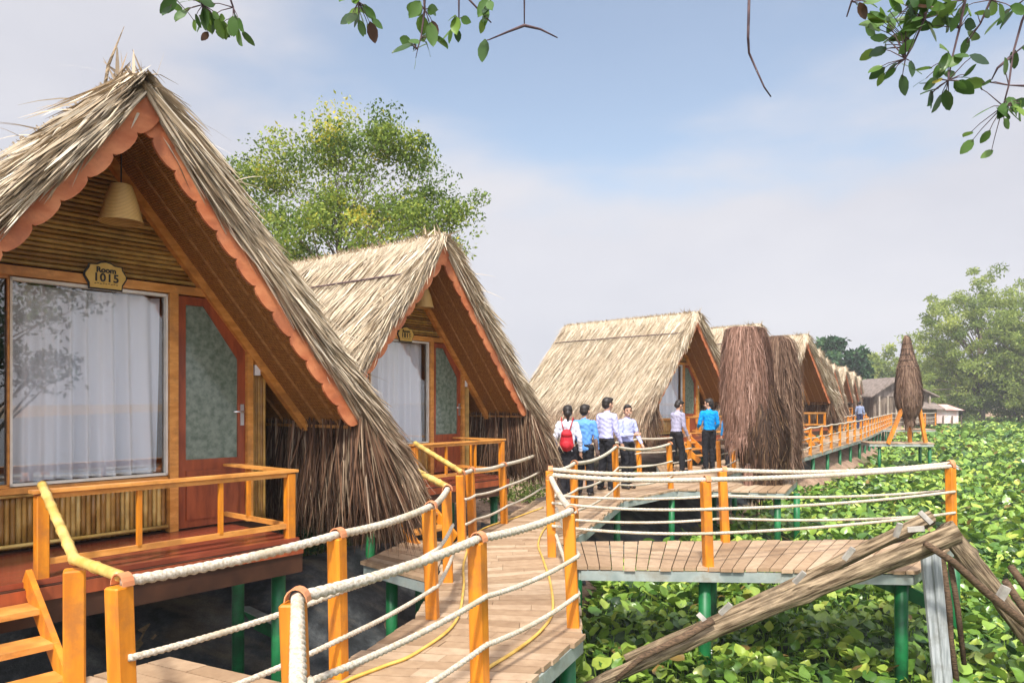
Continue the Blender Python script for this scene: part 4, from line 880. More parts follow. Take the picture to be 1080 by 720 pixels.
# ------------------------------------------------------------------ trees
def leafquads(C, n_dir, size, g, aspect=.45):
    n = len(C); f = unit(g.normal(size=(n, 3)) + n_dir); a = unit(np.cross(f, g.normal(size=(n, 3)))); s = size * g.uniform(.6, 1.35, n)
    V = np.stack([C, C + (f * .45 + a * aspect * .5) * s[:, None], C + f * s[:, None], C + (f * .45 - a * aspect * .5) * s[:, None]], 1).reshape(-1, 3)
    return V, np.arange(n * 4).reshape(-1, 4)
def tree(name, label, base, height, crown, nclump, per, leaf, mat, seed, spread=.09, r0=.2, group=None, droop=-.2, low=.35, cz=None, asp=.45, blobs=None, tint=0):
    """crown=(rx, ry, rz); clumps fill an uneven ellipsoid, each hung on its own limb"""
    g = np.random.default_rng(seed); bx, by, bz = base; t = thing(name, label, 'tree', base, 0, group)
    cz = bz + height - crown[2] if cz is None else cz
    cc = np.array([bx, by, cz]); C = []
    lob = [(unit(g.normal(size=3)), g.uniform(.75, 1.12)) for _ in range(9)]
    while len(C) < nclump:
        d = unit(g.normal(size=3)); r = g.uniform(.25, 1) ** .55
        k = 1 + .28 * max((float(d @ l) ** 5 * w for l, w in lob), default=0) - .12 * math.sin(d[0] * 5 + seed) * math.sin(d[2] * 6)
        p = cc + d * r * k * np.array(crown) * .92
        if p[2] < bz + height * low * g.uniform(.7, 1.1): continue
        C.append(p)
    if blobs:
        for (x, y, z, r, q) in blobs:
            for _ in range(q): C.append(np.array([x, y, z]) + g.normal(size=3) * r * .5)
    C = np.array(C); cs = g.uniform(.55, 1.3, len(C)) * spread * height
    n = len(C) * per; idx = np.repeat(np.arange(len(C)), per); off = g.normal(size=(n, 3)); off = unit(off) * (g.random(n) ** .45)[:, None]
    P = C[idx] + off * cs[idx][:, None] * np.array([1.1, 1.1, .72])
    V, Q = leafquads(P, np.array([0, 0, droop]), leaf, g, asp); tone = np.clip(g.normal(.42, .2, len(C))[idx] + g.normal(0, .16, n) + (g.random(n) < .02) * .4 + tint, 0, 1)
    np_obj('crown', V, Q, mat, t, dict(rnd=np.repeat(tone, 4)))[ 'label'] = ''
    o = t.children[0]; del o['label']
    me = o.data; co = np.empty(len(me.vertices) * 3, np.float32); me.vertices.foreach_get('co', co); co = co.reshape(-1, 3) - np.array(base, np.float32); me.vertices.foreach_set('co', co.ravel())
    m = MB(); top = cc + np.array([0, 0, crown[2] * .55]); K = 9; tr = []
    for i in range(K + 1):
        q = i / K; tr.append(np.array(base) * (1 - q) + top * q + np.array([math.sin(q * 5 + seed), math.cos(q * 4 + seed), 0]) * .03 * height * q * (1 - q) * 3)
    m.tube([Vector(p) for p in tr], [r0 * (1 - .85 * i / K) * (1.25 if i == 0 else 1) for i in range(K + 1)], 10); m.build('trunk', tree_bark, t)
    m = MB(); order = g.permutation(len(C))[: min(len(C), 110)]
    for i in order:
        p = C[i]; zz = max(bz + height * .18, p[2] - (.3 + .5 * g.random()) * np.hypot(*(p[:2] - cc[:2])) - .1 * height); q = np.clip((zz - bz) / (top[2] - bz), .12, .98); a = tr[int(q * K)] * (1 - (q * K) % 1) + tr[min(K, int(q * K) + 1)] * ((q * K) % 1)
        mid = a * .5 + p * .5 + np.array([0, 0, .03 * height]) + g.normal(size=3) * .015 * height; rr = r0 * (1 - .85 * q) * .42
        m.tube([Vector(a), Vector(a * .6 + mid * .4 + g.normal(size=3) * .004 * height), Vector(mid), Vector(p)], [rr, rr * .8, rr * .55, rr * .18], 5, False)
    m.build('limbs', tree_bark, t)
    return t
bb = lambda px, py, d, r, q: (*pixd(px, py, d), r, q)
tree('big_tree', 'big airy yellow green tree rising behind the two nearest huts', (-4.6, 20, -.4), 8.8, (2.3, 2.1, 2.3), 95, 165, .105, tree_leaf, 12, .066, .2, low=.3, cz=5.2,
     blobs=[bb(325, 160, 20, .8, 12), bb(378, 162, 20, .8, 12), bb(433, 155, 20, .5, 10), bb(442, 195, 20, .6, 8), bb(462, 235, 20, .8, 12), bb(478, 222, 20, .4, 6), bb(262, 180, 20, .7, 10), bb(268, 220, 20, .8, 9), bb(295, 175, 20, .6, 8), bb(468, 270, 20, .5, 8), bb(405, 150, 20, .6, 10), bb(352, 145, 20, .6, 8), bb(410, 220, 20, 1.0, 14), bb(340, 210, 20, 1.1, 16), bb(300, 260, 20, 1.0, 12), bb(430, 270, 20, 1.1, 14)], asp=.5)
tree('round_tree', 'round dark green tree behind the last huts of the row', (*pix(893, 446, -.4)[:2], -.4), 8.6, (4.0, 4.0, 2.7), 90, 110, .42, tree_leaf_b, 21, .085, .3, low=.3) if False else None
def at_tree(px, d, top_px, label, name, mat, seed, wpx, ncl, per, leaf, low=.2, zb=-1.0, asp=.45, tint=0, sp=.08, blobs=None):
    x = (px - 540) * d / F; ztop = EYE + (424 - top_px) * d / F; h = ztop - zb; rx = wpx / 2 * d / F
    return tree(name, label, (x, d, zb), h, (rx, rx * .8, h * .48), ncl, per, leaf, mat, seed, sp, h * .018 + .06, 'trees across the pond', low=low, asp=asp, tint=tint, blobs=blobs)
at_tree(886, 92, 353, 'round dark green tree behind the last huts of the row', 'round_tree', tree_leaf_b, 21, 74, 110, 130, .55, .3, -.4, .6)
at_tree(925, 118, 360, 'pale slender tree between the round dark tree and the cone figure', 'pale_tree', willow_leaf, 25, 40, 60, 90, .55, .1)
at_tree(955, 128, 372, 'pale bushy tree right behind the cone figure', 'pale_tree', willow_leaf, 26, 46, 60, 90, .6, .05)
at_tree(985, 122, 366, 'middle sized hazy tree left of the tall willow', 'pale_tree', willow_leaf, 27, 60, 80, 90, .6, .03)
at_tree(1035, 98, 286, 'tall airy willow at the right edge of the photo', 'willow_tree', willow_leaf, 28, 112, 190, 150, .42, .12, -1.2, .4, sp=.055,
        blobs=[bb(1000, 330, 98, 3, 8), bb(990, 360, 98, 3, 8), bb(1005, 400, 96, 4, 14), bb(1040, 415, 95, 4, 14), bb(975, 375, 98, 2, 5), bb(1060, 380, 97, 4, 12)])
at_tree(1100, 92, 300, 'tall willow cut by the right edge of the photo', 'willow_tree', willow_leaf, 29, 110, 130, 130, .45, .03, -1.2, .4)
at_tree(1010, 108, 405, 'low spreading bush in front of the willow by the far water edge', 'pond_bush', willow_leaf, 30, 80, 60, 110, .4, .0, -1.2, .5, -.05, .2)
at_tree(1075, 100, 398, 'low bush at the right edge on the far water line', 'pond_bush', willow_leaf, 31, 70, 60, 110, .4, .0, -1.2, .5, 0, .2)
at_tree(835, 120, 392, 'low tree behind the middle of the hut row', 'round_tree', tree_leaf_b, 32, 60, 50, 90, .6, .1, -.4, .5)
at_tree(569, 60, 393, 'small spiky tree top in the gap between the second and third hut', 'small_tree', tree_leaf_b, 33, 44, 40, 100, .35, .1, -.4, .3, .15)
at_tree(548, 75, 408, 'low grey green tree left in the gap between the second and third hut', 'small_tree', tree_leaf_b, 34, 60, 40, 90, .4, .1, -.4, .4, .2)
at_tree(600, 80, 404, 'low grey green tree right in the gap between the second and third hut', 'small_tree', tree_leaf_b, 35, 60, 40, 90, .4, .1, -.4, .4, .2)
for i, (px, d, tp, w_) in enumerate(((1170, 95, 320, 120), (960, 160, 392, 90), (1020, 165, 385, 110), (1090, 160, 380, 110), (905, 165, 396, 70))):
    at_tree(px, d, tp, ['willow just outside the right edge', 'faint far tree behind the wooden building', 'faint far tree behind the willow', 'faint far tree at the right edge', 'faint far tree behind the row end'][i], 'far_tree', willow_leaf, 40 + i, w_, 60, 80, .8, .0, -.5, .5)
# shrubs on the bank
def shrub(label, c, r, n, leaf, mat, seed, name='shrub'):
    g = np.random.default_rng(seed); P = g.normal(size=(n, 3)); P = unit(P) * (g.random(n) ** .5)[:, None] * np.array([r, r, r * .8]); P[:, 2] = np.abs(P[:, 2]) * 1.3 + .05
    t = thing(name, label, 'shrub', c, 0, 'shrubs on the bank'); V, Q = leafquads(P, np.array([0, 0, .4]), leaf, g, .5); np_obj('foliage', V, Q, mat, t, dict(rnd=np.repeat(np.clip(g.normal(.45, .2, n), 0, 1), 4)))
    m = MB()
    for i in range(7): m.tube([(0, 0, 0), tuple(P[i] * .5), tuple(P[i])], [.012, .008, .003], 5, False)
    m.build('stems', tree_bark, t, world=False)
gz = lambda x, y: float(ground_z(np.array([x]), np.array([y]))[0])
for lab, x, y, r, n, mt, nm in (('dark leafy shrub beside the nearest hut under its right eave', -2.75, 9.75, .55, 900, tree_leaf_b, 'shrub'), ('yellow green shrub behind the woman with the red backpack', .35, 15.2, .5, 900, grass_m, 'shrub'),
    ('low green shrub left of the yellow green one beside the second hut', -.3, 14.6, .35, 500, grass_m, 'shrub'), ('small shrub on the bank below the third hut', 3.0, 18.6, .35, 400, tree_leaf, 'shrub'), ('green shrub under the nearest hut', -4.6, 9.6, .4, 500, grass_m, 'shrub')):
    shrub(lab, (x, y, gz(x, y)), r, n, .07, mt, int(abs(x) * 10) + 3, nm)
def grass():
    g = np.random.default_rng(9); n = 9000; X = g.uniform(-10, 12, n); Y = g.uniform(8, 34, n); D = bank_dist(X, Y); pt = np.sin(X * 1.1 + 2) * np.sin(Y * .9) + .5 * np.sin(X * 2.9 - Y)
    X[:2500] = g.uniform(-6.5, -2.2, 2500); Y[:2500] = g.uniform(8.3, 10.6, 2500); D = bank_dist(X, Y); pt[:2500] = 1; k = (D > .0) & (pt > .25); X, Y = X[k], Y[k]; n = len(X); Z = ground_z(X, Y); h = g.uniform(.06, .2, n); t = np.linspace(0, 1, 3)[None]
    D3 = unit(np.stack([g.normal(0, .5, n), g.normal(0, .5, n), np.ones(n)], -1)); P = np.stack([X, Y, Z], -1)[:, None] + D3[:, None] * (h[:, None] * t)[..., None]
    a = g.uniform(0, 6.28, n); w_ = .008 * np.array([1, .8, .1])[None]; Wd = np.stack([np.cos(a)[:, None] * w_, np.sin(a)[:, None] * w_, 0 * w_ + 0 * a[:, None]], -1)
    V, Q = ribbons(P, Wd); tag(np_obj('grass', V, Q, grass_m, None, dict(rnd=np.repeat(g.uniform(0, 1, n), 6))), 'thin patches of green grass on the bank', 'grass', kind='stuff')
    # fallen leaves and broken straw
    n = 9000; X = g.uniform(-9, 14, n); Y = g.uniform(8.5, 34, n); D = bank_dist(X, Y); k = (D > -.25) | ((D > -3) & (g.random(n) < .25) & (X < path_right(Y) - 1)); X, Y = X[k], Y[k]; n = len(X); C = np.stack([X, Y, ground_z(X, Y) + .02], -1)
    V, Q = leafquads(C, np.array([0, 0, 0]), .10, g, .5); V[:, 2] = np.repeat(C[:, 2], 4) + (V[:, 2] - np.repeat(C[:, 2], 4)) * .25
    tag(np_obj('leaf_litter', V, Q, coir_pink, None, dict(rnd=np.repeat(g.uniform(.2, 1, n), 4))), 'fallen brown leaves and straw scattered over the bare bank', 'leaf litter', kind='stuff')
grass()

# ------------------------------------------------------------------ overhead branches
def hanging(label, d, bough, twigs, seed, leaf=.095):
    """bough: pixel path above the frame; twigs: (pixel path, [leaf clusters (px, py, n, radius px)])"""
    g = np.random.default_rng(seed); b0 = pixd(*bough[0], d); t = thing('overhanging_branch', label, 'branch', tuple(b0), 0, 'branches hanging into the top of the photo')
    m = MB(); m.tube([pixd(x, y, d + .15 * math.sin(i)) for i, (x, y) in enumerate(bough)], [.035 - .02 * i / len(bough) for i in range(len(bough))], 8); m.build('bough', tree_bark, t)
    LV = []; LQ = []; rn = []; o = 0
    for path, cl in twigs:
        m = MB(); dd = d; P = [pixd(x, y, dd + .05 * math.sin(i * 2.0 + seed)) for i, (x, y) in enumerate(path)]; m.tube(P, [.0075 - .0045 * i / max(1, len(P) - 1) for i in range(len(P))], 6)
        for (px, py, n, rp) in cl:
            for _ in range(int(n * 1.5) if n > 1 else n):
                c = pixd(px + g.normal(0, rp * .5), py + g.normal(0, rp * .5), dd) + Vector((0, g.normal(0, .07), 0)); src = min(P, key=lambda q: (q - c).length)
                f = ((c - src) * .8 / max((c - src).length, .01) + Vector(g.normal(0, .45, 3)) + Vector((0, 0, -.35))).normalized(); a = f.cross(Vector(g.normal(0, 1, 3)) + Vector((0, -1.2, .6))).normalized(); up = a.cross(f); s = leaf * g.uniform(.65, 1.2); w_ = s * g.uniform(.24, .3)
                cup = g.uniform(0, .25); rows = [(0, .08), (.2, .75), (.45, 1), (.72, .8), (.92, .35), (1, .03)]
                V = [c + f * (tt - .15) * s + a * (w_ * ww * cc) + up * (w_ * abs(cc) * cup - s * .12 * tt * tt) for tt, ww in rows for cc in (-1, 0, 1)]
                LV += [tuple(v) for v in V]; LQ += [(o + i * 3 + j, o + i * 3 + j + 1, o + i * 3 + j + 4, o + i * 3 + j + 3) for i in range(5) for j in (0, 1)]; o += 18; rn += [min(1, max(0, g.normal(.5, .22)))] * 18
                if (c - src).length > .02: m.tube([src, c.lerp(src, .3) + Vector((0, 0, .006)), c], [.003, .002, .0018], 4, False, None)
        m.build('twig', twig_m, t)
    if not LV: return
    V = np.array(LV) - np.array(t.location); np_obj('leaves', V, np.array(LQ), branch_leaf, t, dict(rnd=rn), True)
hanging('leafy branch tips hanging at the top left of the photo', 3.6, [(120, -160), (230, -60), (330, -55), (430, -70), (560, -60)], [
    ([(205, -60), (212, -20), (214, 5)], [(205, 8, 7, 14), (222, 16, 8, 12)]), ([(230, -60), (238, -15), (246, 8), (248, 18)], [(240, 22, 5, 10), (250, 28, 3, 8)]), ([(190, -60), (188, -20), (186, 0)], [(184, 2, 4, 7)]),
    ([(372, -60), (376, -20), (378, 2)], [(378, 6, 9, 11), (384, 20, 4, 8)]), ([(445, -70), (446, -20), (448, 10), (444, 40), (440, 52)], [(446, 10, 6, 9), (452, 24, 3, 8), (436, 50, 4, 5)]),
    ([(484, -65), (484, -10), (484, 20)], [(480, 26, 5, 8)]), ([(510, -60), (514, -15), (518, 4)], [(514, 8, 5, 6)]), ([(490, -60), (495, 0), (508, 14), (518, 24)], [(518, 20, 1, 3)])], 2)
hanging('bare forked twig with one dry leaf hanging near the top middle', 3.7, [(470, -140), (548, -70), (600, -60)], [([(552, -70), (553, -20), (553, 27)], []), ([(553, 27), (535, 34), (516, 42)], [(512, 48, 1, 2)]), ([(553, 27), (570, 31), (588, 40)], [])], 5)
hanging('single bare twig hanging right of the top middle', 3.5, [(720, -120), (780, -70), (850, -60)], [([(790, -70), (790, 0), (789, 40), (790, 56), (797, 72), (806, 92), (813, 102)], [])], 7)
hanging('leafy branch tips hanging at the top right of the photo', 3.4, [(1190, -170), (1080, -60), (980, -55), (900, -60)], [
    ([(990, -55), (985, -10), (975, 20), (962, 50), (955, 62)], [(975, 5, 8, 20), (955, 22, 10, 16), (940, 40, 6, 12), (945, 72, 6, 14), (935, 24, 5, 10)]), ([(1020, -58), (1018, 0), (1012, 30), (1004, 62), (1000, 85)], [(1010, 15, 7, 18), (998, 60, 6, 12), (994, 88, 9, 13), (1005, 95, 3, 10)]),
    ([(1050, -60), (1045, 0), (1034, 25), (1020, 45)], [(1038, 8, 5, 14), (1046, 22, 2, 6)]), ([(910, -60), (905, -10), (898, 2), (893, 18)], [(910, 2, 3, 4)]), ([(1095, -50), (1088, 0), (1078, 22), (1068, 58), (1064, 90), (1058, 112)], [(1048, 84, 3, 6), (1050, 122, 4, 12), (1062, 116, 4, 10), (1078, 98, 3, 8), (1045, 140, 2, 8), (1054, 152, 1, 4), (1078, 50, 2, 4)]),
    ([(1066, 60), (1052, 72), (1046, 84)], []), ([(1084, -55), (1082, -20), (1080, 0)], [(1078, 2, 3, 8)]), ([(970, -55), (968, -20), (965, 0)], [(962, 5, 6, 14), (985, -4, 6, 14)])], 9)
# one unseen tree right of the camera, placed to reflect in the window panes
tree('reflected_tree', 'airy unseen tree right of the camera, mirrored in the window of the nearest hut', (10.5, -1.2, -1.0), 8.2, (2.6, 2.6, 2.8), 60, 110, .17, tree_leaf_b, 51, .07, .16)

# ------------------------------------------------------------------ far wooden building
fb = thing('wooden_building', 'weathered wooden building with a low gable roof at the end of the walkway', 'building', (39.5, 76, -.4))
wood_far = simple('far_planks', (.09, .065, .045), (.22, .17, .13), 1.5, .9, (4, 4, .4), .4, .03); roof_far = simple('far_roof', (.13, .10, .08), (.26, .21, .18), 1.2, .8, (3, 3, .6), .2, .02)
x0, x1, y0, y1 = 36.2, 41.6, 74.0, 80
m = MB()
for (a, b, c, d_) in (((x0, y0), (x1, y0), 2.2, 0), ((x0, y1), (x1, y1), 2.2, 0), ((x0, y0), (x0, y1), 2.2, 0), ((x1, y0), (x1, y1), 2.2, 0)): m.bar((a[0], a[1], .8), (b[0], b[1], .8), .1, 3.0)
m.build('wall', wood_far, fb)
m = MB()
for s in (0, 1):
    xe = (x0 - .7) if s == 0 else (x1 + .7); xm = (x0 + x1) / 2 - .6; m.hexa([(xe, y0 - .9, 2.15), (xm, y0 - .9, 4.0), (xm, y1 + .5, 4.0), (xe, y1 + .5, 2.15), (xe, y0 - .9, 2.3), (xm, y0 - .9, 4.2), (xm, y1 + .5, 4.2), (xe, y1 + .5, 2.3)])
m.build('roof', roof_far, fb); m = MB(); m.add([(x0 - .5, y0 - .12, 2.25), (x1 + .5, y0 - .12, 2.25), ((x0 + x1) / 2 - .6, y0 - .12, 3.98)], [(0, 1, 2)]); m.build('gable', roof_far, fb)
for i in range(7): m = MB(); x = x0 + .2 + i * (x1 - x0 - .4) / 6; m.box((x, y0 - .7, .75), (.14, .14, 3.1)); m.build('post', simple('far_post_%d' % i, (.25, .2, .15), (.35, .3, .24), 3) if i == 0 else MATS['far_post_0'], fb)
fs = thing('floating_shed', 'low white and pink shed on the water right of the wooden building', 'shed', (48, 84, -1.1)); m = MB(); m.box((48.0, 84, .1), (3.6, 3, 1.5)); m.build('wall', simple('pink_wall', (.55, .38, .34), (.75, .66, .62), .8, .8, dirt=(.6, .25, .18)), fs)
m = MB(); m.add([(45.8, 82, .9), (50.2, 82, .8), (50.2, 86, .8), (45.8, 86, .9), (46.6, 83.9, 1.5), (49.4, 83.9, 1.45)], [(0, 1, 5, 4), (1, 2, 5), (2, 3, 4, 5), (3, 0, 4)]); m.build('roof', simple('pink_roof', (.50, .24, .20), (.66, .42, .38), 1), fs)
for i in range(5): m = MB(); m.box((46 + i, 82.3, -.6), (.12, .12, 1.6)); m.build('stilt', wood_far, fs)
bx = thing('shed_block', 'small tiled side building tucked behind the cone figure, right of the wooden building', 'building', (40.5, 72, -.4)); m = MB(); m.box((40.4, 73.2, .3), (2.6, 1.2, 1.5)); m.build('wall', wood_far, bx); m = MB(); m.hexa([(38.9, 72, 1.1), (42.2, 72, .95), (42.2, 73.9, 1.6), (38.9, 73.9, 1.7), (38.9, 72, 1.2), (42.2, 72, 1.05), (42.2, 73.9, 1.7), (38.9, 73.9, 1.8)]); m.build('roof', roof_far, bx)
#==PEOPLE==
# ------------------------------------------------------------------ people
def solid(mb, name, mat, parent, voxel, sm=3):
    me = bpy.data.meshes.new('tmp'); me.from_pydata(mb.v, [], mb.f); o = bpy.data.objects.new('tmp', me); COL.objects.link(o)
    r = o.modifiers.new('r', 'REMESH'); r.mode = 'VOXEL'; r.voxel_size = voxel; k = o.modifiers.new('s', 'SMOOTH'); k.iterations = sm; k.factor = .6
    dg = bpy.context.evaluated_depsgraph_get(); q = bpy.data.meshes.new_from_object(o.evaluated_get(dg)); bpy.data.objects.remove(o); q.name = name
    if name in ('shirt', 'trousers', 'jacket_cloth'):     # creases
        nv = len(q.vertices); co = np.empty(nv * 3, np.float32); q.vertices.foreach_get('co', co); co = co.reshape(-1, 3); nr = np.empty(nv * 3, np.float32); q.vertices.foreach_get('normal', nr); nr = nr.reshape(-1, 3)
        x, y, z = co.T; ph = (len(COL.objects) % 17) * .7; w = np.sin(z * 34 + 9 * np.sin(x * 11 + ph) + 7 * y) * np.sin(x * 21 + z * 13 + ph * 2) + .6 * np.sin(z * 71 + x * 30 + 5 * np.sin(y * 20 + ph))
        co += nr * (.0048 * w)[:, None]; q.vertices.foreach_set('co', co.ravel())
    q.polygons.foreach_set('use_smooth', [True] * len(q.polygons)); q.materials.clear()
    return link(bpy.data.objects.new(name, q), name, mat, parent)
def rc(mb, a, b, ra, rb, n=12, flat=1):
    a = Vector(a); b = Vector(b); d = (b - a).normalized(); P = []; Rr = []
    for q in (1, .86, .5, 0): P.append(a - d * ra * q); Rr.append(ra * max(.05, math.sqrt(1 - q * q)))
    for q in (0, .5, .86, 1): P.append(b + d * rb * q); Rr.append(rb * max(.05, math.sqrt(1 - q * q)))
    mb.tube(P, Rr, n, flat=flat)
def ell(mb, c, r, M=None, n=14):
    M = M or Matrix.Identity(3); c = Vector(c); vs = []; fs = []
    for i in range(1, n):
        th = math.pi * i / n
        for j in range(n): ph = 2 * math.pi * j / n; vs.append(c + M @ Vector((r[0] * math.sin(th) * math.cos(ph), r[1] * math.sin(th) * math.sin(ph), r[2] * math.cos(th))))
    vs += [c + M @ Vector((0, 0, r[2])), c + M @ Vector((0, 0, -r[2]))]; t, b = len(vs) - 2, len(vs) - 1
    fs = [(i * n + j, (i + 1) * n + j, (i + 1) * n + (j + 1) % n, i * n + (j + 1) % n) for i in range(n - 2) for j in range(n)]
    fs += [(t, j, (j + 1) % n) for j in range(n)] + [(b, (n - 2) * n + (j + 1) % n, (n - 2) * n + j) for j in range(n)]
    mb.add(vs, fs)
skin_m = simple('skin', (.42, .23, .15), (.52, .30, .20), 14, .5, None, .1, .002, .4)
hair_m = simple('black_hair', (.010, .008, .007), (.028, .02, .016), 60, .5, (1, 1, .2), .5, .004, .4)
def cloth(name, c, rough=.8):
    c2 = tuple(min(1, x * 1.12) for x in c); c1 = tuple(x * .88 for x in c); return simple(name, c1, c2, 7, rough, (1, 1, .35), .8, .03, .2)
shoe_m = simple('black_leather', (.012, .010, .010), (.03, .026, .025), 9, .35)
lip_m = simple('lip', (.30, .10, .08), (.36, .13, .10), 9, .4, None, 0); tooth_m = simple('teeth', (.7, .68, .62), (.75, .72, .66), 9, .4, None, 0); buckle_m = metal_m
def person(label, x, y, h, phi, shirt, trousers, armR, armL, head=(0, 0), feet=((.10, .03), (-.10, -.04)), lean=0, tucked=True, bun=False, female=False, short=False, smile=False, skirt=False, z=0, detail=True):
    """arms: (elbow, wrist) in body space for a 1.7 m figure; x right, y forward"""
    s = h / 1.7; t = thing('person', label, 'person', (x, y, z), R(phi), 'people on the walkway'); B = MB()
    sw = .155 if female else .178; ly = lean
    hipz = .93; hip = {1: (.085, 0, hipz - .03), -1: (-.085, 0, hipz - .03)}
    chest = Vector((0, ly * .8, 1.30)); nk = Vector((0, ly * 1.0 + .0, 1.45)); hc = Vector((0, ly * 1.25 + .025, 1.60))
    sh = {1: Vector((sw, ly * .95, 1.375)), -1: Vector((-sw, ly * .95, 1.375))}
    arms = {1: [Vector(q) for q in armR], -1: [Vector(q) for q in armL]}; ft = {1: feet[0], -1: feet[1]}
    HM = Matrix.Rotation(R(head[0]), 3, 'Z') @ Matrix.Rotation(R(head[1]), 3, 'X') @ Matrix.Scale(1.1, 3)
    # one continuous body
    ell(B, (0, 0, .97), (.145, .10, .12)); rc(B, (0, 0, 1.0), chest, .10, .112, flat=.7); ell(B, chest + Vector((0, 0, .04)), (.145, .085, .12)); rc(B, sh[1] + Vector((-.03, 0, 0)), sh[-1] + Vector((.03, 0, 0)), .05, .05)
    rc(B, nk - Vector((0, 0, .04)), hc - Vector((0, .015, .05)), .05, .048)
    H = lambda v: hc + HM @ Vector(v)
    ell(B, H((0, -.005, .02)), (.074, .092, .095), HM); ell(B, H((0, .018, -.045)), (.056, .066, .068), HM); ell(B, H((0, .02, -.095)), (.03, .035, .025), HM)
    rc(B, H((0, .085, .01)), H((0, .103, -.022)), .009, .014)
    for q in (1, -1): ell(B, H((q * .078, -.005, -.005)), (.012, .02, .032), HM); ell(B, H((q * .04, .062, -.03)), (.022, .02, .022), HM)
    for q in (1, -1):
        e, w_ = arms[q]; rc(B, sh[q], e, .044, .035); rc(B, e, w_, .037, .024)
        d = (w_ - e).normalized(); side = d.cross(Vector((q, 0, .3))).normalized(); nrm = d.cross(side).normalized()
        palm = w_ + d * .05; rc(B, w_, w_ + d * .075, .024, .033, flat=1); 
        for i, (o_, ln) in enumerate(((-.028, .062), (-.009, .072), (.010, .068), (.028, .052))):
            p0 = w_ + d * .085 + side * o_; p1 = p0 + d * ln * .55 + nrm * (.008 * -q); p2 = p1 + d * ln * .4 + nrm * (.02 * -q); rc(B, p0, p1, .0095, .009, 8); rc(B, p1, p2, .009, .008, 8)
        p0 = w_ + d * .03 - side * .025; p1 = p0 + d * .03 - side * .028; rc(B, p0, p1, .012, .011, 8); rc(B, p1, p1 + d * .032 - side * .006, .011, .009, 8)
        f = Vector((ft[q][0], ft[q][1], .085)); k = (Vector(hip[q]) + f) / 2 + Vector((0, .03 + abs(ft[q][1]) * .15, .02)); rc(B, hip[q], k, .078, .05); rc(B, k, f, .05, .036); rc(B, f, f + Vector((0, .11, -.04)), .038, .03)
    for lst in (B,): lst.v = [tuple(Vector(p) * s) for p in lst.v]
    solid(B, 'body', skin_m, t, .0062 if detail else .012, 2)
    def G(mb, nm, mt, vx=.011, sm=2): mb.v = [tuple(Vector(p) * s) for p in mb.v]; return solid(mb, nm, mt, t, vx, sm)
    # shirt
    m = MB(); hem = .93 if tucked else .84
    rc(m, (0, 0, hem + (.08 if tucked else .10)), (0, ly * .7, 1.24), .137 if not female else .127, .148, 16, flat=.82); ell(m, (0, 0, hem + .06), (.158 if not tucked else .15, .122, .085)); ell(m, chest, (.165 if not female else .148, .118, .165)); ell(m, chest + Vector((0, -.015, .045)), (.158 if not female else .14, .105, .09))
    [rc(m, nk + Vector((0, -.01, -.045)), sh[q] + Vector((-.02 * q, 0, 0)), .058, .058) for q in (1, -1)]
    for q in (1, -1):
        e, w_ = arms[q]; rc(m, sh[q], e, .060, .050)
        if not short: rc(m, e, e.lerp(w_, .93), .050, .035)
    rc(m, nk - Vector((0, 0, .055)), nk + Vector((0, .005, .008)), .066, .056); sh_o = G(m, 'shirt', shirt)
    # trousers
    m = MB(); ell(m, (0, 0, .95), (.158, .118, .09)); 
    if skirt:
        rc(m, (0, 0, .92), (0, 0, .62), .15, .15, 16, flat=.85)
    for q in (1, -1):
        f = Vector((ft[q][0], ft[q][1], .10)); k = (Vector(hip[q]) + f) / 2 + Vector((0, .03 + abs(ft[q][1]) * .15, .02)); rc(m, hip[q], k, .102, .080 if not skirt else .10); rc(m, k, f, .080 if not skirt else .10, .068 if not skirt else .095)
    G(m, 'trousers', trousers)
    m = MB()
    for q in (1, -1):
        f = Vector((ft[q][0], ft[q][1], .04)); rc(m, f + Vector((0, -.04, .0)), f + Vector((q * .015, .14, -.008)), .042, .034); rc(m, f, f + Vector((0, 0, .04)), .042, .04)
    G(m, 'shoes', shoe_m, .009)
    if tucked:
        m = MB(); n = 24
        V = [(a * .160 * math.cos(2 * math.pi * k / n), a * .128 * math.sin(2 * math.pi * k / n), zz) for zz in (.935, .972) for a in (1.0,) for k in range(n)]; m.add([tuple(Vector(v) * s) for v in V], [(k, (k + 1) % n, n + (k + 1) % n, n + k) for k in range(n)]); m.build('belt', shoe_m, t, world=False)
    # hair
    m = MB(); ell(m, H((0, -.022, .040)), (.083, .093, .088), HM); ell(m, H((0, -.045, -.005)), (.075, .068, .075), HM); ell(m, H((.01, .035, .088)), (.066, .05, .034), HM)
    for q in (1, -1): ell(m, H((q * .066, .0, .03)), (.016, .035, .045), HM)
    if bun: ell(m, H((0, -.095, -.02)), (.05, .045, .06), HM); rc(m, H((0, -.09, -.03)), H((0, -.10, -.13)), .04, .02)
    G(m, 'hair', hair_m, .008, 1)
    m = MB()
    for q in (1, -1): ell(m, H((q * .031, .081, .012)), (.013, .006, .0055), HM, 8)
    m.v = [tuple(Vector(p) * s) for p in m.v]; m.build('eyes', shoe_m, t, world=False)
    m = MB()
    for q in (1, -1): m.bar(H((q * .016, .088, .034)), H((q * .048, .074, .036)), .006, .008)
    m.v = [tuple(Vector(p) * s) for p in m.v]; m.build('eyebrows', hair_m, t, world=False)
    m = MB(); ell(m, H((0, .081, -.060)), (.026, .008, .011 if smile else .006), HM, 10); m.v = [tuple(Vector(p) * s) for p in m.v]; m.build('mouth', lip_m, t, world=False)
    if smile: m = MB(); ell(m, H((0, .086, -.057)), (.020, .006, .006), HM, 8); m.v = [tuple(Vector(p) * s) for p in m.v]; m.build('teeth', tooth_m, t, world=False)
    return t
black_tr = cloth('black_trousers', (.016, .016, .02))
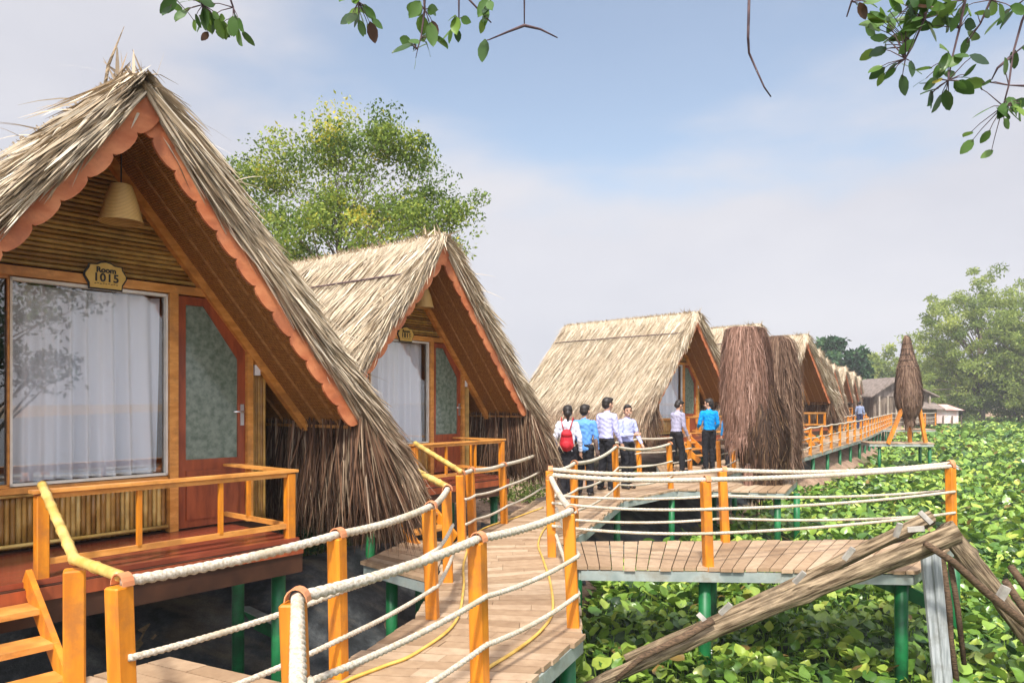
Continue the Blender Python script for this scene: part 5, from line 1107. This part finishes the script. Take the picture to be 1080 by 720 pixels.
AR = lambda q, fx=0, fy=.03: ((q * .225, -.01 + fy * .3, 1.12), (q * (.235 + fx), .05 + fy, .88))
p1 = person('woman seen from behind in a white shirt with a red backpack', .97, 12.95, 1.62, -8, cloth('white_shirt', (.60, .61, .68)), black_tr, AR(1, .0, .06), AR(-1, .0, .02), head=(8, 4), tucked=False, bun=True, female=True, skirt=True)
person('man seen from behind in a sky blue shirt beside the woman with the backpack', 1.32, 13.45, 1.63, -20, cloth('sky_blue_shirt', (.12, .30, .66)), black_tr, AR(1, -.01, .05), ((-.21, .04, 1.12), (-.12, .2, .98)), head=(-10, -6), tucked=False)
person('tall man in a lilac shirt and black trousers looking to the right', 1.82, 14.3, 1.76, -48, cloth('lilac_shirt', (.46, .46, .74)), black_tr, AR(1, .0, .10), AR(-1, 0, .12), head=(-12, -4), lean=.02)
person('laughing man in a pale lilac shirt facing the camera, one forearm raised', 2.27, 14.6, 1.62, -146, cloth('pale_lilac_shirt', (.42, .45, .74)), black_tr, ((.235, .04, 1.10), (.06, .26, 1.12)), ((-.22, .06, 1.13), (-.20, .22, .93)), head=(-28, -4), smile=True)
person('man in a grey lilac shirt with his head bent down, black trousers', 4.02, 18.1, 1.72, -62, cloth('grey_lilac_shirt', (.33, .32, .44)), black_tr, ((.22, .05, 1.11), (.20, .18, .88)), ((-.21, .08, 1.12), (-.12, .24, .95)), head=(-5, -24), lean=.05, feet=((.10, .10), (-.09, -.10)))
person('man in a bright blue shirt and black trousers, his back to the camera', 4.97, 18.65, 1.76, 12, cloth('bright_blue_shirt', (.004, .26, .66)), black_tr, ((.23, .0, 1.12), (.20, .16, .93)), ((-.235, .03, 1.12), (-.16, .25, 1.04)), head=(48, -8))
person('distant man in a grey blue shirt walking along the far walkway', 21.4, 45.5, 1.72, -30, cloth('grey_blue_shirt', (.20, .24, .36)), cloth('navy_trousers', (.03, .035, .08)), AR(1), AR(-1), detail=False)
person('figure in a blue shirt mostly hidden behind the coir figure', 5.74, 19.4, 1.6, 5, MATS['bright_blue_shirt'], black_tr, AR(1), AR(-1), detail=False)
# bags
red_m = cloth('red_leather', (.42, .02, .03), .5)
a = R(-8); bk = thing('backpack', 'small red backpack on the back of the woman in white', 'backpack', (.97 + math.sin(a) * .19, 12.95 - math.cos(a) * .175, 1.06), a)
m = MB(); rc(m, (0, 0, -.09), (0, 0, .08), .125, .10, 16, flat=.55); ell(m, (0, 0, -.1), (.13, .075, .09)); solid(m, 'bag', red_m, bk, .01, 2); m = MB(); ell(m, (0, -.065, -.09), (.085, .03, .07)); solid(m, 'pocket', red_m, bk, .009, 1)
m = MB(); ell(m, (0, -.05, .09), (.095, .035, .05)); solid(m, 'flap', red_m, bk, .009, 1)
for q in (1, -1): m = MB(); m.tube([(q * .05, .02, .15), (q * .085, .055, .27), (q * .10, .15, .375), (q * .11, .24, .33)], .010, 6); m.build('strap', red_m, bk, world=False)
m = MB(); rc(m, (0, 0, 0), (.02, 0, -.2), .075, .06, 12, flat=.5); jk = thing('jacket', 'brown grey jacket held at the side of the man in sky blue', 'jacket', (1.50, 13.2, .98)); solid(m, 'jacket_cloth', cloth('brown_cloth', (.13, .09, .08)), jk, .011, 2)
# ------------------------------------------------------------------ haze: pale air that far things fade into
m = MB(); m.box((50, 90, 20), (360, 260, 44)); 
hz = m.build('haze', None); hmv = bpy.data.materials.new('haze_air'); hmv.use_nodes = True; nt_ = hmv.node_tree; nt_.nodes.remove(nt_.nodes['Principled BSDF'])
pv = nt_.nodes.new('ShaderNodeVolumePrincipled'); pv.inputs['Color'].default_value = (.93, .95, 1, 1); pv.inputs['Density'].default_value = .0007; pv.inputs['Anisotropy'].default_value = -.15
nt_.links.new(pv.outputs[0], nt_.nodes['Material Output'].inputs['Volume']); hz.data.materials.append(hmv); tag(hz, 'thin pale haze over the pond', 'haze', kind='stuff')
